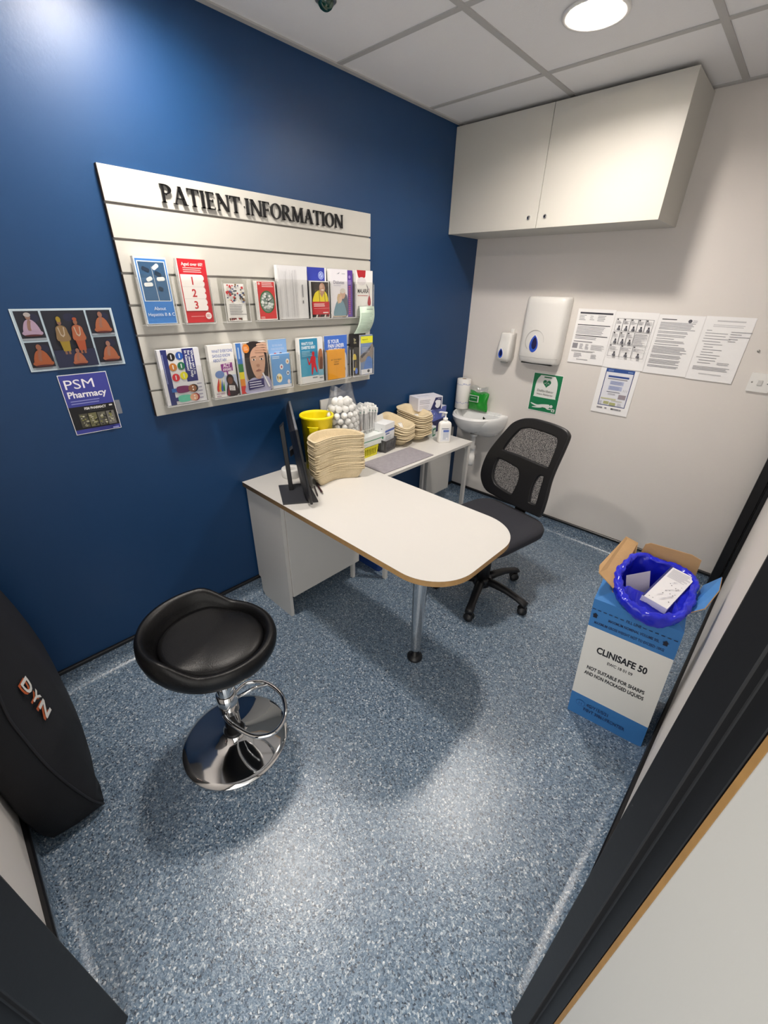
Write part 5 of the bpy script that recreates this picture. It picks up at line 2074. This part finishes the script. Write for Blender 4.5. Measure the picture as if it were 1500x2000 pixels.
# ================================================================== ON THE SIDE TABLE
b = MB()
n = 40
b.box(-.093, .093, -.205, .205, 0, .0035, mat('grey_felt', '#8e8a90', .95, bump=.8, bscale=150, var=.22, vscale=45))
tag(b.build('table_mat', None, (.318, -1.068, TZ + .0002), math.radians(-1)), 'grey speckled felt mat on the front of the side table', 'mat')


def basket(name, label, loc, rz, w, d, h, m):
    t = thing(name, label, 'basket', loc, rz, None)
    b = MB()
    k = .90
    b.prism(rrect(-w / 2 * k, -d / 2 * k, w / 2 * k, d / 2 * k, .012), 0, .004, m)
    b.build('base', t)
    # pierced sides: bars between a solid foot band and a rim
    for (nx, ny, L, half) in ((1, 0, d, w / 2), (-1, 0, d, w / 2), (0, 1, w, d / 2), (0, -1, w, d / 2)):
        b = MB()
        tx, ty = -ny, nx

        def pt(s_, z, off=0):
            q = half * (k + (1 - k) * z / h) + off
            e = s_ * (k + (1 - k) * z / h)
            return (nx * q + tx * e, ny * q + ty * e, z)
        th = .0025

        def slab(s0, s1, z0, z1):
            vs = [pt(s0, z0), pt(s1, z0), pt(s1, z1), pt(s0, z1), pt(s0, z0, -th), pt(s1, z0, -th), pt(s1, z1, -th), pt(s0, z1, -th)]
            b.add(vs, [(0, 1, 2, 3), (7, 6, 5, 4), (0, 4, 5, 1), (1, 5, 6, 2), (2, 6, 7, 3), (3, 7, 4, 0)], m)
        slab(-L / 2, L / 2, .0, h * .18)
        slab(-L / 2, L / 2, h * .80, h)
        n = max(4, int(L / .013))
        for i in range(n + 1):
            c = -L / 2 + L * i / n
            ww = .0035 if 0 < i < n else .010
            slab(max(-L / 2, c - ww), min(L / 2, c + ww), h * .16, h * .82)
        b.build('side', t)
    return t


t = basket('basket', 'yellow pierced plastic basket under the white box with the green stripe', (.117, -1.168, TZ), math.radians(1), .130, .165, .060, M_YELLOW2)
t['group'] = 'small plastic baskets'
t = basket('basket', 'dark grey pierced plastic basket holding the white medicine carton', (.130, -1.002, TZ), math.radians(10), .130, .118, .074, M_GREYBASK)
t['group'] = 'small plastic baskets'


def carton(name, label, cat, loc, rz, sx, sy, sz, col, draw_front=None, draw_left=None, draw_top=None, draw_right=None, group=None, tilt=None):
    """box with its main face towards +x; printed faces are part of the same mesh"""
    b = MB()
    m = P(col, .45)
    b.box(-sx / 2, sx / 2, -sy / 2, sy / 2, 0, sz, m)
    for fn, O, U, V, w, h in ((draw_front, (sx / 2, -sy / 2, 0), (0, 1, 0), (0, 0, 1), sy, sz), (draw_left, (-sx / 2, -sy / 2, 0), (1, 0, 0), (0, 0, 1), sx, sz), (draw_right, (sx / 2, sy / 2, 0), (-1, 0, 0), (0, 0, 1), sx, sz), (draw_top, (sx / 2, -sy / 2, sz), (0, 1, 0), (-1, 0, 0), sy, sx)):
        if fn:
            fn(Sheet(b, O, U, V), w, h)
    o = b.build(name, None, loc, rz, fixn=False)
    if tilt:
        o.rotation_euler = (tilt[0], tilt[1], rz)
    return tag(o, label, cat, group)


GRN = '#2a8a5e'


def f_green(s, w, h):
    s.rect(0, h * .52, w, h * .60, GRN)
    s.rect(w * .87, h * .36, w * .93, h * .60, GRN)
    s.rect(w * .03, h * .40, w * .07, h * .46, '#55606a')
    s.lines(w * .05, h * .16, w * .35, h * .32, 2, '#a9adb0', .3, 3)
    s.rect(w * .86, h * .20, w * .94, h * .24, '#8a9094')


def t_green(s, w, h):
    s.rect(w * .08, h * .22, w * .34, h * .27, '#6d7478')
    s.rect(w * .55, h * .50, w * .78, h * .55, '#6d7478')
    s.rect(0, 0, w, h * .03, '#cfd6d3')


carton('carton', 'white box with a green stripe lying across the yellow basket', 'box', (.118, -1.132, TZ + .0605), math.radians(1.5), .112, .222, .056, '#dfe4e2', f_green, None, t_green)


def f_med(s, w, h):
    s.rect(0, h * .70, w, h * .78, '#4a66b4')
    s.lines(w * .06, h * .60, w * .55, h * .68, 1, '#5a6aa4', .6, 2, .2)
    s.lines(w * .06, h * .40, w * .75, h * .56, 3, '#9aa2b0', .35, 3, .4)
    s.rect(w * .08, h * .06, w * .13, h * .12, '#2c2c34')
    s.rect(w * .16, h * .07, w * .34, h * .11, '#7a808a')


def l_med(s, w, h):
    for k in range(11):
        s.rect(w * (.10 + .06 * k), h * .42, w * (.10 + .06 * k) + w * (.02 + .015 * (k % 3 == 0)), h * .62, '#4c5458')
    s.rect(w * .1, h * .66, w * .5, h * .72, '#9fb0a4')
    s.ell(w * .7, h * .82, .004, .004, '#9fa4a8')


t = carton('medicine_carton', 'white medicine carton with a blue stripe standing in the grey basket', 'box', (.135, -.992, TZ + .0055), math.radians(10), .080, .100, .158, '#e4e6e8', f_med, l_med)
b = MB()
b.add([(-.040, -.050, .158), (-.040, .050, .158), (-.046, .050, .190), (-.046, -.050, .190), (-.0412, -.050, .158), (-.0412, .050, .158), (-.0472, .050, .190), (-.0472, -.050, .190)], [(0, 1, 2, 3), (7, 6, 5, 4), (0, 4, 5, 1), (1, 5, 6, 2), (2, 6, 7, 3), (3, 7, 4, 0)], P('#dcdad4'))
fl = b.build('open_flap', t)

# small open carton with an orange roll on it
b = MB()
b.box(-.030, .030, -.055, .055, 0, .003, P('#e8e6e0'))
for x0, x1, y0, y1 in ((-.030, -.028, -.055, .055), (.028, .030, -.055, .055), (-.030, .030, -.055, -.053), (-.030, .030, .053, .055)):
    b.box(x0, x1, y0, y1, 0, .026, P('#e8e6e0'))
tag(b.build('open_tray', None, (.098, -1.205, TZ + .1170), math.radians(8)), 'small white open carton on top of the green striped box', 'carton')
b = MB()
b.lathe([(.010, 0), (.021, 0), (.0215, .001), (.0215, .019), (.021, .020), (.010, .020)], mat('orange_tape', '#e2963a', .5), 28, Matrix.Rotation(math.radians(0), 4, 'X'), caps=False)
for k in range(5):
    a = k * 1.25
    b.box(-.002, .010, -.0015, .0015, .0201, .0204, P('#8a4a1a'), Matrix.Rotation(a, 4, 'Z') @ Matrix.Translation((.010, 0, 0)))
tag(b.build('tape_roll', None, (.102, -1.180, TZ + .1203), 0), 'orange roll lying in the small white open carton', 'roll')

# wrapped syringes standing in a clear tub
t = thing('clear_tub', 'clear plastic tub of wrapped syringes against the blue wall', 'tub', (.062, -1.090, TZ))
b = MB()
for z0, z1, g in ((0, .003, 0),):
    b.prism(rrect(-.045, -.078, .045, .078, .012), z0, z1, M_ACRYL)
rings = [[(x, y, z) for x, y in rrect(-.045 - g, -.078 - g, .045 + g, .078 + g, .012)] for z, g in ((.003, 0), (.135, .005))]
b.loft(rings, M_ACRYL, False, True, False)
b.build('tub_body', t)
b = MB()
b.tube([(x, y, .135) for x, y in rrect(-.050, -.083, .050, .083, .014)], .0015, M_ACRYLGLINT, 8, True)
b.build('rim', t)
b = MB()
pillow(b, .032, .250, .007, M_SLEEVE, 6, 14, .0012, 3)
root = thing('syringe_packet', 'wrapped syringe packet standing in the clear tub', 'packet', (0, 0, 0), 0, 'wrapped syringes in the clear tub')
b.build('wrapper', root)
b = MB()
b.box(-.0155, .0155, -.0009, .0009, .004, .249, P('#e9e9e8'))
b.box(-.0165, .0165, -.0040, .0040, .222, .2515, P('#eeeeec'))
b.box(-.010, -.004, .0010, .0013, .05, .19, P('#9fa6b0'))
b.box(-.010, -.004, -.0013, -.0010, .05, .19, P('#9fa6b0'))
b.box(.001, .011, -.0044, -.0040, .228, .236, P('#8fb0a4'))
b.build('paper_backing', root)
b = MB()
b.lathe([(.0045, .02), (.0045, .09), (.003, .092), (.003, .13), (.006, .131), (.006, .134)], P('#e4e6e8', .3), 10)
b.build('syringe', root)
r = random.Random(8)
spots = []
for i in range(3):
    for j in range(9):
        spots.append((.034 + .028 * i + r.uniform(-.003, .003), -1.156 + .0165 * j + r.uniform(-.001, .001)))
for k, (x, y) in enumerate(spots):
    o = root if k == 0 else dup(root)
    o.location = (x, y, TZ + .0035 + (.018 * r.random() if x < .08 else .008 * r.random()))
    o.rotation_euler = (math.radians(r.uniform(-2, 2)), math.radians(r.uniform(-2, 4)), math.radians(r.uniform(-12, 12)))

# pulp trays in two stacks
b = MB()


def tr(w, d, z, rr=.03):
    return [(x, y, z) for x, y in rrect(-w / 2, -d / 2, w / 2, d / 2, rr, 7)]


b.loft([tr(.02, .015, .001, .004), tr(.10, .062, .0005, .025), tr(.120, .080, .001, .03), tr(.134, .092, .008, .034), tr(.165, .118, .034, .036), tr(.180, .130, .040, .038), tr(.218, .152, .042, .045), tr(.220, .154, .045, .046), tr(.214, .148, .0475, .044), tr(.182, .130, .0465, .038), tr(.160, .112, .034, .035), tr(.128, .086, .012, .033), tr(.112, .074, .005, .03), tr(.02, .015, .005, .004)], M_PULP)
tray = b.build('pulp_tray')
tag(tray, 'x', 'tray', 'pulp trays stacked on the side table')
r = random.Random(5)
first = True
for sname, x, y, yaw, nT, tilt0, tilt1, pitch, base in (('front', .112, -.862, 14, 10, 1, 15, .0092, 0), ('rear', .122, -.698, 4, 12, 1, 9, .0112, 0)):
    z = TZ + .0003
    for k in range(nT):
        o = tray if first else tray.copy()
        if not first:
            COL.objects.link(o)
        first = False
        f = k / (nT - 1)
        tl = tilt0 + (tilt1 - tilt0) * f
        zz_ = z + pitch * k + math.sin(math.radians(tl)) * .060
        o.location = (x + r.uniform(-.003, .003) - .0008 * k, y + r.uniform(-.003, .003), zz_)
        o.rotation_euler = (math.radians(r.uniform(-1.2, 1.2)), math.radians(tl), math.radians(yaw + r.uniform(-2.5, 2.5)))
        w = {'front': 'nearer the grey basket', 'rear': 'beside the mask box'}[sname]
        o['label'] = ('topmost pulp tray of the stack ' if k == nT - 1 else 'lowest pulp tray of the stack ' if k == 0 else 'pulp tray within the stack ') + w
    top = o
    for q in range(2):
        bb = MB()
        pillow(bb, .080, .016, .006, P('#e9e7e1', .5), 8, 3, .0008, 5 + q, Matrix.Rotation(math.radians(-90), 4, 'X'))
        bb.box(-.030, .012, -.0022 - .0034, -.0030, .004, .012, P('#c9ccd0')) if False else None
        s = bb.build('wrapped_strip')
        loc = Vector((x + .028 + .012 * q, y + (.010 if sname == 'front' else -.012) - .020 * q, top.location.z + .012 - .009))
        s.location = loc + Vector((0, 0, .010 + .004 * q))
        s.rotation_euler = (0, math.radians(15 if sname == 'front' else 9), math.radians(-35 + 8 * q))
        tag(s, ['upper', 'lower'][q] + ' white wrapped strip lying in the top tray ' + w, 'packet', 'wrapped strips in the pulp trays')


# boxes at the far end
def f_glove(col, lt):
    def f(s, w, h):
        s.rect(0, 0, w, h, col)
        s.ell(w * .2, h * .62, .006, .008, lt)
        s.lines(w * .10, h * .25, w * .36, h * .45, 2, lt, .3, 2)
        s.rect(w * .72, h * .12, w * .92, h * .40, '#d5d7e4')
    return f


carton('glove_box', 'dark navy box at the bottom, under the violet blue box', 'box', (.085, -.478, TZ), math.radians(3), .125, .185, .082, '#22264e', f_glove('#22264e', '#8a8fb8'), group='stacked boxes by the wash basin')
carton('glove_box', 'violet blue and white box between the mask box and the navy box', 'box', (.088, -.484, TZ + .0823), math.radians(5), .125, .190, .080, '#d5d8e4', f_glove('#5a68b8', '#a9b2e0'), group='stacked boxes by the wash basin')


def f_mask(s, w, h):
    s.lines(w * .06, h * .50, w * .52, h * .86, 3, '#a9a8b2', .45, 3, .25)
    s.lines(w * .06, h * .16, w * .46, h * .44, 3, '#b5b4bd', .35, 4, .25)
    s.poly([(w * .52, 0), (w * .96, 0), (w * .96, h * .93), (w * .70, h * .93)], '#272c5c')
    s.poly(smooth_poly([(w * .70, h * .62), (w * .76, h * .74), (w * .90, h * .70), (w * .93, h * .58), (w * .92, h * .28), (w * .82, h * .10), (w * .71, h * .26), (w * .73, h * .46)], 4), '#e2e4ea')
    s.rect(w * .80, h * .83, w * .93, h * .86, '#d5d7e4')


def r_mask(s, w, h):
    for k in range(3):
        s.lines(w * (.18 + .24 * k), h * .25, w * (.34 + .24 * k), h * .82, 7, '#b5b4bd', .3, k)
    s.rect(w * .6, h * .08, w * .85, h * .14, '#8a8a94')


def t_mask(s, w, h):
    s.rect(w * .15, h * .40, w * .6, h * .62, '#c9c9d2')


carton('mask_box', 'white and navy box of face masks on top of the box stack', 'box', (.098, -.560, TZ + .1626), math.radians(-17), .105, .190, .083, '#dcdbe4', f_mask, None, t_mask, r_mask, group='stacked boxes by the wash basin')

# pump bottle
t = thing('pump_bottle', 'white pump bottle with a blue label near the end of the side table', 'bottle', (.308, -.622, TZ), math.radians(-38))
b = MB()
rings = []
for z, k in [(.0, .94), (.003, .99), (.008, 1), (.105, 1), (.118, .97), (.127, .86), (.133, .62), (.137, .42)]:
    rings.append([(x * k, y * k, z) for x, y in rrect(-.024, -.040, .024, .040, .016, 7)])
b.loft(rings, M_WHITEPL)
b.build('bottle', t)
b = MB()
s = Sheet(b, (.0243, -.028, .012), (0, 1, 0), (0, 0, 1))
s.rect(0, 0, .056, .085, P('#d9dbe0'))
s.rect(.014, .058, .050, .072, P('#5a72b8'))
s.rect(.014, .010, .050, .055, P('#b9bfcc'))
s.lines(.004, .076, .05, .084, 1, '#6a6f80', .5, 1)
s.rect(.034, .012, .046, .022, P('#e4e6ea'))
b.build('label_print', t, fixn=False)
b = MB()
b.lathe([(.013, .135), (.0145, .137), (.0145, .152), (.012, .155), (.005, .156), (.0045, .180), (.009, .181), (.010, .188), (.006, .191)], M_WHITEPL, 24)
b.tube([(.0, 0, .186), (-.010, -.018, .187), (-.018, -.032, .186), (-.021, -.037, .182)], .0048, M_WHITEPL, 10)
b.build('pump_head', t)
b = MB()
b.box(-.016, .016, -.022, .022, 0, .072, P('#dfe4e2'))
b.box(.0161, .0166, -.020, .020, .010, .062, P('#2a7a55'))
b.box(.0167, .0170, -.012, .016, .020, .050, P('#cfd8d2'))
tag(b.build('small_carton', None, (.196, -.600, TZ), math.radians(8)), 'small white and green carton half hidden behind the pump bottle', 'box')

# ================================================================== CLINICAL WASTE CARTON
F0 = Vector((1.566, -1.366, 0))
YAW = math.atan2(.032, .269)
BW, BD = .272, .290
SHX = -.062
t = thing('waste_carton', 'blue and white cardboard CLINISAFE waste carton by the right wall', 'carton', tuple(F0), YAW)


def sh(p):
    return (p[0] + SHX * p[2], p[1], p[2])


class ShearMB(MB):
    def add(s, vs, fs, m, smooth=False, M=None):
        vs = [sh((M @ Vector(v)) if M is not None else v) for v in vs]
        return MB.add(s, vs, fs, m, smooth, None)


ZF, ZR = .572, .632
b = ShearMB()
FULL = [(0, 0), (BW, 0), (BW, BD), (0, BD)]
for z0, z1, m in ((0, .112, M_BOXBLUE), (.112, .452, M_BOXWHITE), (.452, ZF, M_BOXBLUE)):
    b.loft([[(x, y, z0) for x, y in FULL], [(x, y, z1) for x, y in FULL]], m, False, True, False)
b.add([(x, y, .001) for x, y in FULL], [(0, 1, 2, 3)], M_CARD)
# creased shoulders up to the open mouth, front leaning back
RIM = [(.045, .040, .597), (.235, .040, .597), (.255, BD - .005, ZR), (.030, BD - .005, ZR)]
b.loft([[(x, y, ZF) for x, y in FULL], [p for p in RIM]], M_BOXBLUE, False, True, False)
IN = [(.005, .005), (BW - .005, .005), (BW - .005, BD - .005), (.005, BD - .005)]
RIMI = [(x + (.004 if x < .1 else -.004), y + (.004 if y < .1 else -.004), z) for x, y, z in RIM]
b.loft([[(x, y, .004) for x, y in IN], [(x, y, ZF) for x, y in IN], RIMI], M_CARD, False, True, False)
b.loft([[p for p in RIM], RIMI], M_CARD, False, True, False)
s = Sheet(b, (0, 0, 0), (1, 0, 0), (0, 0, 1))
K = '#15161c'
s.text('CLINISAFE 50', .048, .345, .041, K, 'L', .035, .166)
s.text('EWC 18 01 09', .092, .312, .0185, K, 'L', .02, .084)
s.text('NOT SUITABLE FOR SHARPS', .031, .254, .0235, K, 'L', .032, .196)
s.text('AND NON PACKAGED LIQUIDS', .026, .226, .0235, K, 'L', .032, .204)
s.text('MAXIMUM NOMINAL VOLUME 50L', .060, .498, .0155, '#1c2c52', 'L', .022, .158)
s.text('MAXIMUM GROSS WEIGHT NOT TO EXCEED: 15KG', .018, .470, .0155, '#1c2c52', 'L', .022, .220)
s.text('FILL LINE', .112, .525, .0155, '#1c2c52', 'L', .02, .046)
for k in range(6):
    s.rect(.002 + .0182 * k, .529, .013 + .0182 * k, .532, '#1a2440')
    s.rect(.163 + .0182 * k, .529, .174 + .0182 * k, .532, '#1a2440')
for cx in (.016, .236):
    s.poly([(cx - .010, .507), (cx, .517), (cx + .010, .507), (cx + .0065, .507), (cx + .0065, .496), (cx - .0065, .496), (cx - .0065, .507)], '#12182c')
s.poly(ell(.040, .070, .017, .015, 28), '#2c5a9c')
s.poly(ell(.040, .070, .0155, .0135, 28), '#3a7dc0')
s.text('H', .040, .062, .020, '#2c5a9c', 'C', .01)
s.text('4G/Y15/S/21', .062, .068, .022, '#1e3866', 'L', .02, .080)
s.text('F/BVT 39861/FRONTIER', .056, .040, .022, '#1e3866', 'L', .02, .150)
b.build('carton_body', t, fixn=False)


def flap(b, q, th, m1, m2):
    q = [Vector(p) for p in q]
    n_ = (q[1] - q[0]).cross(q[-1] - q[0]).normalized() * th
    k = len(q)
    b.add([tuple(p) for p in q], [tuple(range(k))], m1)
    b.add([tuple(p - n_) for p in q], [tuple(range(k - 1, -1, -1))], m2)
    b.add([tuple(p) for p in q] + [tuple(p - n_) for p in q], [(i, k + i, k + (i + 1) % k, (i + 1) % k) for i in range(k)], M_CARD)


W2L = Matrix.Translation(-F0)
RI = Matrix.Rotation(-YAW, 4, 'Z')


def loc(p):
    return tuple(RI @ (Vector(p) - F0))


b = MB()
flap(b, [loc((1.572, -1.345, .628)), loc((1.570, -1.09, .632)), loc((1.557, -1.035, .668)), loc((1.512, -1.045, .682)), loc((1.499, -1.29, .662)), loc((1.512, -1.33, .655))], .003, M_CARD, M_CARD)
b.build('flap', t, fixn=False)
b = MB()
flap(b, [loc((1.578, -1.075, .625)), loc((1.765, -1.055, .625)), loc((1.762, -1.045, .690)), loc((1.73, -1.047, .700)), loc((1.60, -1.066, .700)), loc((1.585, -1.07, .690))], .003, M_CARD, M_BOXBLUE)
b.build('flap', t, fixn=False)
b = MB()
flap(b, [loc((1.796, -1.085, .620)), loc((1.781, -1.295, .612)), loc((1.822, -1.262, .640)), loc((1.838, -1.165, .668)), loc((1.832, -1.085, .676))], .003, M_BOXBLUE, M_BOXBLUE)
b.build('flap', t, fixn=False)

# blue liner turned over the mouth of the carton
path = [(1.583, -1.325, .630), (1.560, -1.262, .640), (1.562, -1.19, .650), (1.580, -1.105, .655), (1.640, -1.092, .652), (1.72, -1.088, .650), (1.768, -1.13, .648), (1.777, -1.20, .645), (1.781, -1.27, .636), (1.768, -1.335, .620), (1.722, -1.372, .608), (1.66, -1.378, .610), (1.612, -1.362, .622)]
ctr = Vector((1.672, -1.235, .62))
path = smooth_poly(path, 6)
b = MB()
r = random.Random(17)
n = len(path)
rings = []
K_ = 14
for j in range(K_ + 1):
    a = math.radians(-165 + 280 * j / K_)          # from the hanging hem, over the rim, to the inside
    ring = []
    for i, p in enumerate(path):
        P_ = Vector(p)
        out = Vector((P_.x - ctr.x, P_.y - ctr.y, 0)).normalized()
        th = 2 * math.pi * i / n
        cr = .0042 * (abs(math.sin(5 * th + j * .35)) - .5) + .0030 * (abs(math.sin(11 * th - j * .5)) - .5) + .0026 * math.sin(23 * th + j * .9)
        front = max(0.0, -out.y)
        R0 = .011 + .004 * front + cr
        hang = (.012 + .012 * front + .006 * math.sin(4 * th + 1)) * max(0.0, -math.cos(a)) if a < 0 else 0
        q = P_ + out * (R0 * -math.sin(a)) + Vector((0, 0, R0 * math.cos(a) * .8 - hang + cr * .4))
        ring.append(tuple(q))
    rings.append(ring)


def clampin(x, y, z, g):
    v = RI @ (Vector((x, y, z)) - F0)
    v.x -= SHX * v.z
    v.x = min(max(v.x, .045 + g), .235 - g)
    v.y = min(max(v.y, .048 + g), BD - .012 - g)
    v.x += SHX * v.z
    w = RI.inverted() @ v + F0
    return tuple(w)


for f, z, g in ((.90, .632, .004), (.92, .60, .004), (.93, .52, .006), (.92, .43, .010), (.85, .36, .016), (.5, .335, .02), (.05, .33, .02)):
    ring = []
    for i, p in enumerate(path):
        th = 2 * math.pi * i / n
        cr = 1 + (.05 * math.sin(7 * th + z * 40) + .035 * math.sin(15 * th - z * 70)) * (1 if z < .62 else .3)
        ring.append(clampin(ctr.x + (p[0] - ctr.x) * f * cr, ctr.y + (p[1] - ctr.y) * f * cr, z + .004 * math.sin(9 * th), g + .004 * (1 + math.sin(13 * th + z * 30))))
    rings.append(ring)
b.loft(rings, M_LINER, False)
o = b.build('bin_liner', None, fixn=False)
tag(o, 'crumpled blue polythene liner hanging out of the waste carton', 'liner')

# packaging thrown in the carton
q = [Vector((1.656, -1.333, .640)), Vector((1.733, -1.344, .634)), Vector((1.764, -1.133, .655)), Vector((1.685, -1.102, .662))]
U = (q[1] - q[0]).normalized()
V = (q[3] - q[0])
V = (V - U * V.dot(U)).normalized()
N_ = U.cross(V)
M = Matrix((U, V, N_)).transposed().to_4x4()
M.translation = q[0] - N_ * .05
w_, l_ = .080, .225
b = MB()
b.box(0, w_, 0, l_, 0, .05, P('#d9d8e6'))
s = Sheet(b, (0, 0, .05), (1, 0, 0), (0, 1, 0))
s.rect(0, 0, .006, l_, '#2a2f70')
s.rect(.007, 0, w_, l_, '#e6e5e8')
s.lines(.012, l_ * .70, w_ - .003, l_ * .97, 12, '#9a9aa8', .4, 3, .3)
rr_ = random.Random(2)
for k in range(16):
    s.ell(rr_.uniform(.014, w_ - .008), rr_.uniform(.012, l_ * .64), rr_.uniform(.0012, .002), rr_.uniform(.0012, .002), '#3a3a48', 8)
for k in range(9):
    x, y = rr_.uniform(.014, w_ - .02), rr_.uniform(.012, l_ * .62)
    s.poly(smooth_poly([(x, y), (x + .010, y + .012), (x + .014, y + .020), (x + .006, y + .010)], 3), '#b5b4be')
s2 = Sheet(b, (0, l_, 0), (0, -1, 0), (0, 0, 1))
s2.rect(0, .038, l_, .05, '#2a2f70')
o = b.build('packaging_box', None, M=M, fixn=False)
tag(o, 'white printed packaging box with navy edge lying in the blue liner', 'box')
U2 = Vector((.55, .83, .05)).normalized()
V2 = Vector((-.25, .12, .96))
V2 = (V2 - U2 * V2.dot(U2)).normalized()
M = Matrix((U2, V2, U2.cross(V2))).transposed().to_4x4()
M.translation = Vector((1.612, -1.275, .545))
b = MB()
b.box(0, .10, 0, .105, 0, .0008, P('#cfcbdc'))
o = b.build('card_insert', None, M=M, fixn=False)
tag(o, 'pale lilac card standing in the blue liner beside the packaging box', 'card')
